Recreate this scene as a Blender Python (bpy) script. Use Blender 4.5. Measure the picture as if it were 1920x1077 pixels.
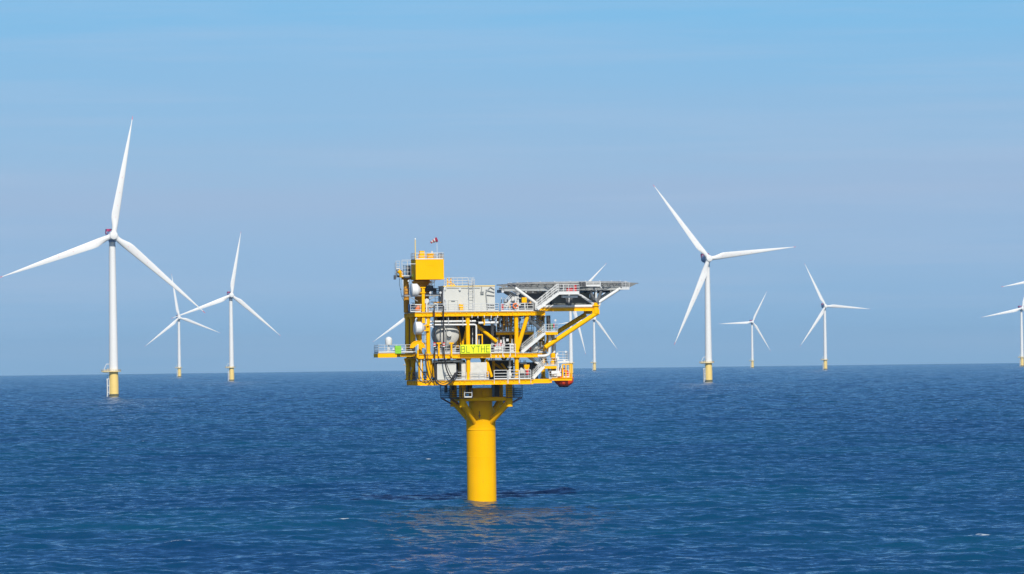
import bpy, math, random
import numpy as np
from mathutils import Vector, Matrix, Euler

R = math.radians
for o in list(bpy.data.objects):
    bpy.data.objects.remove(o)
SC = bpy.context.scene
COL = SC.collection

# ------------------------------------------------------------------ camera
F_PX = 8300.0                       # focal length in pixels of the 1920 px photograph
CAM = Vector((0.0, 0.0, 20.8))
EARTH = 7.4e6                       # earth radius with refraction: the sea really curves
cam_d = bpy.data.cameras.new('camera')
cam_d.sensor_width = 36.0
cam_d.lens = 36.0 * F_PX / 1920.0
cam_d.clip_start = 1.0
cam_d.clip_end = 90000.0
cam = bpy.data.objects.new('camera', cam_d)
COL.objects.link(cam)
CAM_ROT = (Matrix.Rotation(R(90) + 0.01622, 4, 'X') @ Matrix.Rotation(-0.0125, 4, 'Z'))
cam.matrix_world = Matrix.Translation(CAM) @ CAM_ROT
SC.camera = cam

# ------------------------------------------------------------------ light
SUN_EL, SUN_AZ = 40.0, 12.0         # behind the camera, a little to its right
wd = bpy.data.worlds.new('World')
SC.world = wd
wd.use_nodes = True
nt = wd.node_tree
nt.nodes.clear()
w_out = nt.nodes.new('ShaderNodeOutputWorld')
w_bg = nt.nodes.new('ShaderNodeBackground')
w_bg.inputs['Strength'].default_value = 0.12
sky = nt.nodes.new('ShaderNodeTexSky')
sky.sky_type = 'NISHITA'
sky.sun_disc = False
sky.sun_elevation = R(SUN_EL)
sky.sun_rotation = R(180 - SUN_AZ)
sky.altitude = 20
sky.air_density = 1.0
sky.dust_density = 0.3
sky.ozone_density = 2.0
# colour of the clear air low over the sea, by true elevation, with a faint cirrus veil
tc = nt.nodes.new('ShaderNodeTexCoord')
sep = nt.nodes.new('ShaderNodeSeparateXYZ')
nt.links.new(tc.outputs['Generated'], sep.inputs[0])
mp = nt.nodes.new('ShaderNodeMapping')
mp.inputs['Scale'].default_value = (6.0, 6.0, 110.0)
mp.inputs['Rotation'].default_value = (0.0, R(-0.7), 0.0)
nt.links.new(tc.outputs['Generated'], mp.inputs[0])
nz = nt.nodes.new('ShaderNodeTexNoise')
nz.inputs['Scale'].default_value = 1.0
nz.inputs['Detail'].default_value = 5.0
nt.links.new(mp.outputs[0], nz.inputs['Vector'])
wob = nt.nodes.new('ShaderNodeMath'); wob.operation = 'MULTIPLY_ADD'
nt.links.new(nz.outputs['Fac'], wob.inputs[0])
wob.inputs[1].default_value = 0.026
nt.links.new(sep.outputs['Z'], wob.inputs[2])
ramp = nt.nodes.new('ShaderNodeValToRGB')
nt.links.new(wob.outputs[0], ramp.inputs[0])
el = ramp.color_ramp.elements
SKY_STOPS = [(0.000, (0.165, 0.405, 0.715)), (0.018, (0.185, 0.424, 0.730)), (0.036, (0.230, 0.435, 0.725)),
             (0.052, (0.290, 0.440, 0.695)), (0.058, (0.262, 0.455, 0.720)), (0.104, (0.140, 0.475, 0.815)),
             (0.17, (0.024, 0.20, 0.58)), (0.40, (0.02, 0.125, 0.43)), (0.9, (0.04, 0.10, 0.33))]
el[0].position, el[0].color = SKY_STOPS[0][0], (*SKY_STOPS[0][1], 1)
el[1].position, el[1].color = SKY_STOPS[-1][0], (*SKY_STOPS[-1][1], 1)
for p_, c_ in SKY_STOPS[1:-1]:
    e_ = el.new(p_); e_.color = (*c_, 1)
sc_ = nt.nodes.new('ShaderNodeVectorMath'); sc_.operation = 'SCALE'
sc_.inputs['Scale'].default_value = 1.0 / 0.12
# thin streaks of cirrus haze, stretched along the horizon
mp2 = nt.nodes.new('ShaderNodeMapping')
mp2.inputs['Scale'].default_value = (7.0, 7.0, 150.0); mp2.inputs['Rotation'].default_value = (0.0, R(-0.9), 0.0); mp2.inputs['Location'].default_value = (3.1, 0.4, 1.7)
nt.links.new(tc.outputs['Generated'], mp2.inputs[0])
nz2 = nt.nodes.new('ShaderNodeTexNoise'); nz2.inputs['Scale'].default_value = 1.0; nz2.inputs['Detail'].default_value = 7.0; nz2.inputs['Roughness'].default_value = 0.62
nt.links.new(mp2.outputs[0], nz2.inputs['Vector'])
cr = nt.nodes.new('ShaderNodeMapRange'); cr.inputs[1].default_value = 0.46; cr.inputs[2].default_value = 0.78; cr.inputs[3].default_value = 0.0; cr.inputs[4].default_value = 0.34
nt.links.new(nz2.outputs['Fac'], cr.inputs[0])
mxc = nt.nodes.new('ShaderNodeMix'); mxc.data_type = 'RGBA'
nt.links.new(cr.outputs[0], mxc.inputs['Factor']); nt.links.new(ramp.outputs[0], mxc.inputs[6]); mxc.inputs[7].default_value = (0.44, 0.53, 0.74, 1)
nt.links.new(mxc.outputs[2], sc_.inputs[0])
mixw = nt.nodes.new('ShaderNodeMix'); mixw.data_type = 'RGBA'
# away from the sun the low air takes the measured colours, towards the sun the sky stays whiter
mfy = nt.nodes.new('ShaderNodeMapRange')
mfy.inputs[1].default_value = -0.45; mfy.inputs[2].default_value = 0.30
mfy.inputs[3].default_value = 0.10; mfy.inputs[4].default_value = 0.9
nt.links.new(sep.outputs['Y'], mfy.inputs[0])
nt.links.new(mfy.outputs[0], mixw.inputs['Factor'])
nt.links.new(sky.outputs[0], mixw.inputs[6])
nt.links.new(sc_.outputs[0], mixw.inputs[7])
nt.links.new(mixw.outputs[2], w_bg.inputs['Color'])
nt.links.new(w_bg.outputs[0], w_out.inputs['Surface'])

sun_d = bpy.data.lights.new('sun', 'SUN')
sun_d.energy = 4.6
sun_d.angle = R(0.53)
sun_d.color = (1.0, 0.955, 0.88)
sun = bpy.data.objects.new('sun', sun_d)
COL.objects.link(sun)
sdir = Vector((math.sin(R(SUN_AZ)) * math.cos(R(SUN_EL)), -math.cos(R(SUN_AZ)) * math.cos(R(SUN_EL)), math.sin(R(SUN_EL))))
sun.rotation_euler = sdir.to_track_quat('Z', 'Y').to_euler()

SC.view_settings.view_transform = 'Standard'
SC.view_settings.look = 'None'
SC.view_settings.exposure = 0.0
SC.view_settings.gamma = 1.0
SC.render.engine = 'CYCLES'
SC.cycles.max_bounces = 6
SC.cycles.diffuse_bounces = 3
SC.cycles.glossy_bounces = 3
SC.cycles.transmission_bounces = 2
SC.cycles.volume_bounces = 0
SC.cycles.use_denoising = True

# ------------------------------------------------------------------ materials
def mat(name, col, rough=0.5, metal=0.0, var=0.10, scale=0.6, dirt=0.0, dirt_col=(0.12, 0.07, 0.04), streak=False, spec=0.5):
    m = bpy.data.materials.new(name)
    m.use_nodes = True
    n = m.node_tree
    b = n.nodes['Principled BSDF']
    b.inputs['Roughness'].default_value = rough
    b.inputs['Metallic'].default_value = metal
    b.inputs['Specular IOR Level'].default_value = spec
    t = n.nodes.new('ShaderNodeTexCoord')
    q = n.nodes.new('ShaderNodeTexNoise')
    q.inputs['Scale'].default_value = scale
    q.inputs['Detail'].default_value = 6.0
    n.links.new(t.outputs['Object'], q.inputs['Vector'])
    r = n.nodes.new('ShaderNodeValToRGB')
    r.color_ramp.elements[0].position = 0.3
    r.color_ramp.elements[1].position = 0.7
    r.color_ramp.elements[0].color = (*[max(0, c * (1 - var)) for c in col], 1)
    r.color_ramp.elements[1].color = (*[min(1, c * (1 + var * 0.6)) for c in col], 1)
    n.links.new(q.outputs['Fac'], r.inputs[0])
    last = r.outputs[0]
    if dirt > 0:
        mpn = n.nodes.new('ShaderNodeMapping')
        mpn.inputs['Scale'].default_value = (3.0, 3.0, 0.35) if streak else (1.6, 1.6, 1.6)
        n.links.new(t.outputs['Object'], mpn.inputs[0])
        d = n.nodes.new('ShaderNodeTexNoise')
        d.inputs['Scale'].default_value = 1.0
        d.inputs['Detail'].default_value = 8.0
        d.inputs['Roughness'].default_value = 0.7
        n.links.new(mpn.outputs[0], d.inputs['Vector'])
        dr = n.nodes.new('ShaderNodeMapRange')
        dr.inputs[1].default_value = 0.56
        dr.inputs[2].default_value = 0.80
        dr.inputs[3].default_value = 0.0
        dr.inputs[4].default_value = dirt
        n.links.new(d.outputs['Fac'], dr.inputs[0])
        mx = n.nodes.new('ShaderNodeMix'); mx.data_type = 'RGBA'
        n.links.new(dr.outputs[0], mx.inputs['Factor'])
        n.links.new(last, mx.inputs[6])
        mx.inputs[7].default_value = (*dirt_col, 1)
        last = mx.outputs[2]
    n.links.new(last, b.inputs['Base Color'])
    return m

M = {
    'yellow': mat('yellow_paint', (0.92, 0.462, 0.001), 0.5, var=0.05, scale=0.5, dirt=0.18, dirt_col=(0.42, 0.17, 0.01), streak=True, spec=0.04),
    'pile_yellow': mat('pile_yellow_paint', (0.92, 0.462, 0.001), 0.5, var=0.06, scale=0.25, dirt=0.30, dirt_col=(0.55, 0.22, 0.01), streak=True, spec=0.04),
    'box_yellow': mat('housing_yellow_paint', (0.92, 0.455, 0.001), 0.55, var=0.03, scale=0.5, dirt=0.10, dirt_col=(0.5, 0.22, 0.01), streak=True, spec=0.04),
    'sign_yellow': mat('fluorescent_yellow', (0.76, 0.86, 0.004), 0.5, var=0.02),
    'sign_ink': mat('sign_lettering', (0.10, 0.115, 0.01), 0.6, var=0.0),
    'rust_shade_yellow': mat('weathered_shaded_yellow', (0.62, 0.27, 0.004), 0.55, var=0.2, dirt=0.35, dirt_col=(0.25, 0.09, 0.01)),  # weathered paint; on the pedestal its dark tone carries painted shade
    'white': mat('white_paint', (0.68, 0.68, 0.65), 0.45, var=0.05),
    'galv': mat('galvanised_steel', (0.60, 0.61, 0.60), 0.45, metal=0.0, var=0.10, scale=2.0),
    'steel': mat('grey_steel', (0.34, 0.35, 0.34), 0.5, var=0.15, scale=1.2),
    'alu': mat('aluminium', (0.42, 0.415, 0.395), 0.42, metal=0.25, var=0.12, scale=1.5),
    'alu_dark': mat('dull_aluminium', (0.25, 0.25, 0.24), 0.5, metal=0.2, var=0.15, scale=1.5),
    'cream': mat('cream_cladding', (0.56, 0.555, 0.50), 0.5, var=0.04, scale=0.8, dirt=0.12, dirt_col=(0.35, 0.33, 0.28), streak=True),
    'cover': mat('creased_canvas_cover', (0.60, 0.58, 0.52), 0.8, var=0.10, scale=1.3, dirt=0.25, dirt_col=(0.35, 0.32, 0.27)),
    'vessel': mat('vessel_cladding', (0.52, 0.515, 0.47), 0.5, var=0.06, scale=1.0),
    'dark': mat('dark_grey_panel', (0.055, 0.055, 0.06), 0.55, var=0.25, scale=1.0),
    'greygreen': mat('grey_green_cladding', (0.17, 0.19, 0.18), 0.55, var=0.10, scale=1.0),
    'dark_steel': mat('dark_grey_steel', (0.11, 0.115, 0.12), 0.5, var=0.15),
    'shade_navy': mat('shade_navy_steel', (0.018, 0.024, 0.042), 0.6, var=0.2),  # the deck's shadow on the walkway, put into the steel colour
    'grating': mat('steel_grating', (0.22, 0.23, 0.24), 0.6, var=0.2, scale=3.0),
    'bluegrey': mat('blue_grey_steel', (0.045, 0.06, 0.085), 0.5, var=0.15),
    'black': mat('black_rubber', (0.022, 0.022, 0.025), 0.6, var=0.2),
    'red': mat('red_paint', (0.62, 0.03, 0.035), 0.45, var=0.08),
    'orange': mat('orange_paint', (0.80, 0.16, 0.02), 0.45, var=0.06),
    'boat_orange': mat('boat_orange_hull', (0.72, 0.055, 0.012), 0.4, var=0.06, dirt=0.15),
    'dark_red': mat('dark_red_canopy', (0.16, 0.015, 0.02), 0.5, var=0.1),
    'green': mat('lime_green_paint', (0.22, 0.55, 0.04), 0.5, var=0.08),
    'deep_green': mat('green_paint', (0.02, 0.26, 0.07), 0.5, var=0.08),
    'blue': mat('blue_paint', (0.03, 0.16, 0.40), 0.5, var=0.08),
    'brown_red': mat('primer_red_steel', (0.16, 0.03, 0.035), 0.6, var=0.2),
    'turbine': mat('turbine_white', (0.71, 0.70, 0.67), 0.42, var=0.025, scale=0.05, spec=0.4),
    'turbine_yellow': mat('pale_yellow_paint', (0.80, 0.57, 0.17), 0.5, var=0.04, scale=0.2, dirt=0.12, dirt_col=(0.5, 0.35, 0.12), streak=True),
    'nacelle': mat('nacelle_blue_grey', (0.17, 0.25, 0.42), 0.45, var=0.05),
    'magenta': mat('crimson_paint', (0.42, 0.03, 0.13), 0.5, var=0.05),
    'sock_red': mat('sock_red', (0.40, 0.02, 0.05), 0.7, var=0.05),
    'tip_red': mat('blade_tip_red', (0.72, 0.06, 0.09), 0.45, var=0.03),
    'weed': mat('tidal_growth', (0.10, 0.10, 0.05), 0.8, var=0.4, scale=0.8),
    'glass': mat('lamp_glass', (0.75, 0.77, 0.78), 0.15, var=0.0),
}

# ------------------------------------------------------------------ mesh builder
class MB:
    def __init__(self):
        self.v, self.f = [], []
    def add(self, vs, fs):
        n = len(self.v)
        self.v.extend([tuple(p) for p in vs])
        self.f.extend([tuple(i + n for i in f) for f in fs])
        return self
    def box(self, a, b):
        x0, x1 = sorted((a[0], b[0])); y0, y1 = sorted((a[1], b[1])); z0, z1 = sorted((a[2], b[2]))
        vs = [(x0,y0,z0),(x1,y0,z0),(x1,y1,z0),(x0,y1,z0),(x0,y0,z1),(x1,y0,z1),(x1,y1,z1),(x0,y1,z1)]
        return self.add(vs, [(3,2,1,0),(4,5,6,7),(0,1,5,4),(1,2,6,5),(2,3,7,6),(3,0,4,7)])
    def beam(self, p, q, w, h, up=(0,0,1)):
        p, q, up = Vector(p), Vector(q), Vector(up)
        d = (q - p).normalized()
        s = d.cross(up)
        if s.length < 1e-4: s = d.cross(Vector((0,1,0)))
        s.normalize(); u = s.cross(d).normalized()
        s *= w / 2; u *= h / 2
        vs = [p-s-u, p+s-u, p+s+u, p-s+u, q-s-u, q+s-u, q+s+u, q-s+u]
        return self.add(vs, [(3,2,1,0),(4,5,6,7),(0,1,5,4),(1,2,6,5),(2,3,7,6),(3,0,4,7)])
    def ibeam(self, p, q, h, w, t=0.06):
        p, q = Vector(p), Vector(q)
        z = Vector((0,0,1))
        self.beam(p + z*(h/2-t/2), q + z*(h/2-t/2), w, t)
        self.beam(p - z*(h/2-t/2), q - z*(h/2-t/2), w, t)
        self.beam(p, q, t, h-2*t)
        L_ = (q-p).length; n = max(1, int(L_/1.6)); d = (q-p)/n
        s = (q-p).normalized()
        for i in range(n+1):
            c = p + d*i
            self.beam(c - z*(h/2-t), c + z*(h/2-t), w*0.85, 0.03, up=s)
        return self
    def tube(self, p, q, r, n=10, r2=None):
        p, q = Vector(p), Vector(q); r2 = r if r2 is None else r2
        d = (q - p).normalized()
        a = d.orthogonal().normalized(); b = d.cross(a)
        vs = []
        for c, rr in ((p, r), (q, r2)):
            for i in range(n):
                t = 2*math.pi*i/n
                vs.append(c + (a*math.cos(t) + b*math.sin(t))*rr)
        fs = [(i, (i+1) % n, n+(i+1) % n, n+i) for i in range(n)]
        fs += [tuple(range(n-1, -1, -1)), tuple(range(n, 2*n))]
        return self.add(vs, fs)
    def pipe(self, pts, r, n=8, bend=None, sub=4):
        pts = [Vector(p) for p in pts]
        bend = r*2.5 if bend is None else bend
        path = [pts[0]]
        for i in range(1, len(pts)-1):
            a, b, c = pts[i-1], pts[i], pts[i+1]
            k = min(bend, (a-b).length*0.45, (c-b).length*0.45)
            s, e = b+(a-b).normalized()*k, b+(c-b).normalized()*k
            for j in range(sub+1):
                t = j/sub
                path.append(s*(1-t)**2 + b*2*t*(1-t) + e*t*t)
        path.append(pts[-1])
        return self.sweep(path, r, n)
    def sweep(self, path, r, n=8):
        path = [Vector(p) for p in path]
        tang = []
        for i in range(len(path)):
            d = path[min(i+1, len(path)-1)] - path[max(i-1, 0)]
            tang.append(d.normalized())
        a = tang[0].orthogonal().normalized()
        vs = []
        for i, c in enumerate(path):
            a = (a - tang[i]*a.dot(tang[i])).normalized()
            b = tang[i].cross(a)
            for j in range(n):
                t = 2*math.pi*j/n
                vs.append(c + (a*math.cos(t)+b*math.sin(t))*r)
        fs = []
        for i in range(len(path)-1):
            for j in range(n):
                fs.append((i*n+j, i*n+(j+1) % n, (i+1)*n+(j+1) % n, (i+1)*n+j))
        k = (len(path)-1)*n
        fs += [tuple(range(n-1, -1, -1)), tuple(range(k, k+n))]
        return self.add(vs, fs)
    def lathe(self, prof, base=(0,0,0), axis=(0,0,1), n=24):
        base, d = Vector(base), Vector(axis).normalized()
        a = d.orthogonal().normalized(); b = d.cross(a)
        vs = []
        for r, h in prof:
            for i in range(n):
                t = 2*math.pi*i/n
                vs.append(base + d*h + (a*math.cos(t)+b*math.sin(t))*r)
        fs = []
        for k in range(len(prof)-1):
            for i in range(n):
                fs.append((k*n+i, k*n+(i+1) % n, (k+1)*n+(i+1) % n, (k+1)*n+i))
        fs += [tuple(range(n-1, -1, -1)), tuple(range((len(prof)-1)*n, len(prof)*n))]
        return self.add(vs, fs)
    def torus(self, c, R_, r, axis=(0,0,1), n=24, m=8):
        c, d = Vector(c), Vector(axis).normalized()
        a = d.orthogonal().normalized(); b = d.cross(a)
        vs = []
        for i in range(n):
            t = 2*math.pi*i/n
            e = a*math.cos(t)+b*math.sin(t)
            for j in range(m):
                s = 2*math.pi*j/m
                vs.append(c + e*(R_+r*math.cos(s)) + d*(r*math.sin(s)))
        fs = [(i*m+j, ((i+1) % n)*m+j, ((i+1) % n)*m+(j+1) % m, i*m+(j+1) % m) for i in range(n) for j in range(m)]
        return self.add(vs, fs)
    def prism(self, poly, ext):
        ext = Vector(ext); poly = [Vector(p) for p in poly]; n = len(poly)
        vs = poly + [p+ext for p in poly]
        fs = [tuple(range(n-1, -1, -1)), tuple(range(n, 2*n))]
        fs += [(i, (i+1) % n, n+(i+1) % n, n+i) for i in range(n)]
        return self.add(vs, fs)
    def rail(self, pts, h=1.1, gap=1.35, r=0.032, toe=True, levels=(0.36, 0.73, 1.1)):
        pts = [Vector(p) for p in pts]
        for a, b in zip(pts, pts[1:]):
            L_ = (b-a).length
            n = max(1, round(L_/gap))
            for i in range(n+1):
                c = a + (b-a)*(i/n)
                self.tube(c, c+Vector((0,0,h)), r, 6)
            for z in levels:
                z = z*h/1.1
                self.tube(a+Vector((0,0,z)), b+Vector((0,0,z)), r*0.9, 6)
            if toe:
                self.beam(a+Vector((0,0,0.09)), b+Vector((0,0,0.09)), 0.02, 0.16)
        return self
    def ladder(self, p, q, side, w=0.5, cage=False):
        p, q, side = Vector(p), Vector(q), Vector(side).normalized()*w/2
        self.tube(p-side, q-side, 0.03, 6); self.tube(p+side, q+side, 0.03, 6)
        n = int((q-p).length/0.42)
        for i in range(1, n):
            c = p+(q-p)*(i/n)
            self.tube(c-side, c+side, 0.022, 6)
        return self
    def build_each(self, name, m, parent=None, off=None, sharp=38):
        """every loose piece of the builder becomes an object of its own"""
        par = list(range(len(self.v)))
        def find(i):
            while par[i] != i:
                par[i] = par[par[i]]; i = par[i]
            return i
        for f in self.f:
            for i in f[1:]: par[find(i)] = find(f[0])
        groups = {}
        for f in self.f: groups.setdefault(find(f[0]), []).append(f)
        out = []
        for fs in groups.values():
            ids = sorted({i for f in fs for i in f}); k = {i: n for n, i in enumerate(ids)}
            p = MB(); p.add([self.v[i] for i in ids], [tuple(k[i] for i in f) for f in fs])
            out.append(p.build(name, m, parent, off, sharp))
        return out
    def build(self, name, m, parent=None, off=None, sharp=38):
        me = bpy.data.meshes.new(name)
        if off is None:
            off = ROOT.get(parent.name, Vector((0,0,0))) if parent else Vector((0,0,0))
        vs = [(p[0]-off[0], p[1]-off[1], p[2]-off[2]) for p in self.v]
        me.from_pydata(vs, [], self.f)
        me.polygons.foreach_set('use_smooth', [True]*len(me.polygons))
        me.set_sharp_from_angle(angle=R(sharp))
        me.materials.append(M[m] if isinstance(m, str) else m)
        me.update()
        o = bpy.data.objects.new(name, me)
        COL.objects.link(o)
        if parent:
            o.parent = parent
            ROOT[o.name] = off
        return o

ROOT = {}

def tag(o, label, cat, group=None, kind=None):
    o['label'] = label; o['category'] = cat
    if group: o['group'] = group
    if kind: o['kind'] = kind
    return o

# ------------------------------------------------------------------ sea
def wave_field(x, y, lam_min):
    """sum of wind-sea components; a component fades where the grid is too coarse to carry it"""
    rng = np.random.default_rng(5)
    h = np.zeros_like(x)
    for lam in np.geomspace(1.3, 34.0, 76):
        k = 2*math.pi/lam
        ang = math.pi/2 + rng.normal(0.0, 0.60) + 0.2
        ph = rng.uniform(0, 2*math.pi)
        slope = 0.033*(1.0 if lam < 4.5 else (4.5/lam)**0.5)
        amp = slope/k
        fade = np.clip(lam/lam_min - 1.0, 0.0, 1.0)
        arg = k*(x*math.cos(ang)+y*math.sin(ang)) + ph
        s = np.sin(arg)
        h += amp*fade*(s + 0.24*(2*s*s-1))
    return h

def build_sea():
    r = [3.0]
    while r[-1] < 395: r.append(r[-1]*1.05)
    while r[-1] < 1000: r.append(r[-1]+0.55)
    while r[-1] < 5200: r.append(r[-1]+0.55*(r[-1]/1000)**1.25)
    while r[-1] < 17500: r.append(r[-1]+4.3*(r[-1]/5200)**0.8)
    while r[-1] < 60000: r.append(r[-1]*1.02+1)
    r = np.array(r)
    dense = np.linspace(-9.0, 9.0, 640)
    coarse = np.linspace(9.0, 351.0, 120)[1:-1]
    th = np.radians(np.concatenate([dense, coarse]))
    Rg, T = np.meshgrid(r, th, indexing='ij')
    X = Rg*np.sin(T); Y = Rg*np.cos(T)
    dr = np.gradient(r)[:, None]*np.ones_like(T)
    dth = np.gradient(th); dth[0] = dth[1]; 
    da = Rg*np.abs(dth)[None, :]
    lam_min = np.maximum(dr*1.25, da*1.5)
    lam_min = np.where((np.abs((np.degrees(T)+180) % 360 - 180) > 9.05), 1e6, lam_min)
    H = wave_field(X, Y, np.maximum(lam_min, 0.1))
    Z = H - Rg**2/(2*EARTH)
    nr, ntv = X.shape
    co = np.stack([X, Y, Z], -1).reshape(-1, 3).astype(np.float32)
    i = np.arange(nr-1)[:, None]; j = np.arange(ntv)[None, :]
    j2 = (j+1) % ntv
    quads = np.stack([i*ntv+j, (i+1)*ntv+j, (i+1)*ntv+j2, i*ntv+j2], -1).reshape(-1, 4)
    quads = quads[:, ::-1]
    me = bpy.data.meshes.new('sea')
    nq = len(quads)
    me.vertices.add(len(co)); me.vertices.foreach_set('co', co.ravel())
    me.loops.add(nq*4); me.loops.foreach_set('vertex_index', quads.ravel().astype(np.int32))
    me.polygons.add(nq)
    me.polygons.foreach_set('loop_start', np.arange(0, nq*4, 4, dtype=np.int32))
    me.polygons.foreach_set('loop_total', np.full(nq, 4, dtype=np.int32))
    me.polygons.foreach_set('use_smooth', np.ones(nq, dtype=bool))
    me.update(calc_edges=True)
    # crest height, for the few whitecaps
    at = me.attributes.new('crest', 'FLOAT', 'POINT')
    sd = H[(Rg > 400) & (Rg < 900)].std()
    at.data.foreach_set('value', (H/sd).ravel().astype(np.float32))
    o = bpy.data.objects.new('sea', me)
    COL.objects.link(o)
    o['kind'] = 'structure'
    m = bpy.data.materials.new('sea_water'); m.use_nodes = True
    n = m.node_tree; b = n.nodes['Principled BSDF']
    b.inputs['IOR'].default_value = 1.333
    b.inputs['Roughness'].default_value = 0.10
    t = n.nodes.new('ShaderNodeTexCoord')
    # large patches of slightly different water
    q = n.nodes.new('ShaderNodeTexNoise'); q.inputs['Scale'].default_value = 0.012; q.inputs['Detail'].default_value = 3
    n.links.new(t.outputs['Object'], q.inputs['Vector'])
    r_ = n.nodes.new('ShaderNodeValToRGB')
    r_.color_ramp.elements[0].position = 0.35; r_.color_ramp.elements[1].position = 0.7
    r_.color_ramp.elements[0].color = (0.001, 0.034, 0.090, 1)
    r_.color_ramp.elements[1].color = (0.001, 0.052, 0.100, 1)
    n.links.new(q.outputs['Fac'], r_.inputs[0])
    # whitecaps
    ca = n.nodes.new('ShaderNodeAttribute'); ca.attribute_name = 'crest'
    fn = n.nodes.new('ShaderNodeTexNoise'); fn.inputs['Scale'].default_value = 0.9; fn.inputs['Detail'].default_value = 6
    n.links.new(t.outputs['Object'], fn.inputs['Vector'])
    fa = n.nodes.new('ShaderNodeMath'); fa.operation = 'MULTIPLY_ADD'
    n.links.new(fn.outputs['Fac'], fa.inputs[0]); fa.inputs[1].default_value = 4.5
    n.links.new(ca.outputs['Fac'], fa.inputs[2])
    fr = n.nodes.new('ShaderNodeMapRange')
    fr.inputs[1].default_value = 6.7; fr.inputs[2].default_value = 7.1
    n.links.new(fa.outputs[0], fr.inputs[0])
    mx = n.nodes.new('ShaderNodeMix'); mx.data_type = 'RGBA'
    n.links.new(fr.outputs[0], mx.inputs['Factor'])
    n.links.new(r_.outputs[0], mx.inputs[6]); mx.inputs[7].default_value = (0.55, 0.58, 0.58, 1)
    n.links.new(mx.outputs[2], b.inputs['Base Color'])
    rr = n.nodes.new('ShaderNodeMapRange'); rr.inputs[3].default_value = 0.10; rr.inputs[4].default_value = 0.8
    n.links.new(fr.outputs[0], rr.inputs[0]); n.links.new(rr.outputs[0], b.inputs['Roughness'])
    # ripples: the fine wind chop tilts the surface by a noise slope, stretched along the crests
    gm = n.nodes.new('ShaderNodeMapping'); gm.inputs['Scale'].default_value = (0.010, 0.0035, 1.0); gm.inputs['Rotation'].default_value = (0, 0, 0.35)
    n.links.new(t.outputs['Object'], gm.inputs[0])
    gn = n.nodes.new('ShaderNodeTexNoise'); gn.inputs['Scale'].default_value = 1.0; gn.inputs['Detail'].default_value = 4
    n.links.new(gm.outputs[0], gn.inputs['Vector'])
    gr = n.nodes.new('ShaderNodeMapRange'); gr.inputs[1].default_value = 0.35; gr.inputs[2].default_value = 0.65; gr.inputs[3].default_value = 0.6; gr.inputs[4].default_value = 1.35
    n.links.new(gn.outputs['Fac'], gr.inputs[0])     # gusts: rougher and smoother patches
    geo = n.nodes.new('ShaderNodeNewGeometry')
    acc = geo.outputs['Normal']
    for sc, st, ex in (((0.55, 1.1, 1.0), 0.36, 6), ((2.3, 3.8, 3.0), 0.30, 4)):
        mp1 = n.nodes.new('ShaderNodeMapping'); mp1.inputs['Scale'].default_value = sc; mp1.inputs['Rotation'].default_value = (0, 0, 0.2)
        n.links.new(t.outputs['Object'], mp1.inputs[0])
        b1 = n.nodes.new('ShaderNodeTexNoise'); b1.inputs['Scale'].default_value = 1.0; b1.inputs['Detail'].default_value = ex; b1.inputs['Roughness'].default_value = 0.6
        n.links.new(mp1.outputs[0], b1.inputs['Vector'])
        v1 = n.nodes.new('ShaderNodeVectorMath'); v1.operation = 'SUBTRACT'; n.links.new(b1.outputs['Color'], v1.inputs[0]); v1.inputs[1].default_value = (0.5, 0.5, 0.5)
        v2 = n.nodes.new('ShaderNodeVectorMath'); v2.operation = 'MULTIPLY'; n.links.new(v1.outputs[0], v2.inputs[0]); v2.inputs[1].default_value = (2*st*0.8, 2*st, 0.0)
        vg = n.nodes.new('ShaderNodeVectorMath'); vg.operation = 'SCALE'; n.links.new(v2.outputs[0], vg.inputs[0]); n.links.new(gr.outputs[0], vg.inputs['Scale'])
        v3 = n.nodes.new('ShaderNodeVectorMath'); v3.operation = 'ADD'; n.links.new(acc, v3.inputs[0]); n.links.new(vg.outputs[0], v3.inputs[1])
        acc = v3.outputs[0]
    v5 = n.nodes.new('ShaderNodeVectorMath'); v5.operation = 'ADD'; n.links.new(acc, v5.inputs[0]); v5.inputs[1].default_value = (0.0, -0.075, 0.0)   # constant tilt towards the camera, added to darken the sky's reflection
    v4 = n.nodes.new('ShaderNodeVectorMath'); v4.operation = 'NORMALIZE'; n.links.new(v5.outputs[0], v4.inputs[0])
    n.links.new(v4.outputs[0], b.inputs['Normal'])
    me.materials.append(m)
    return o
build_sea()

# ------------------------------------------------------------------ wind turbines
TW_YAW = R(14)
def T_root(name, loc, rz):
    e = bpy.data.objects.new(name, None)
    e.empty_display_size = 2.0
    COL.objects.link(e); e.location = loc; e.rotation_euler = (0, 0, rz)
    ROOT[e.name] = Vector((0,0,0))
    return e

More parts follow.
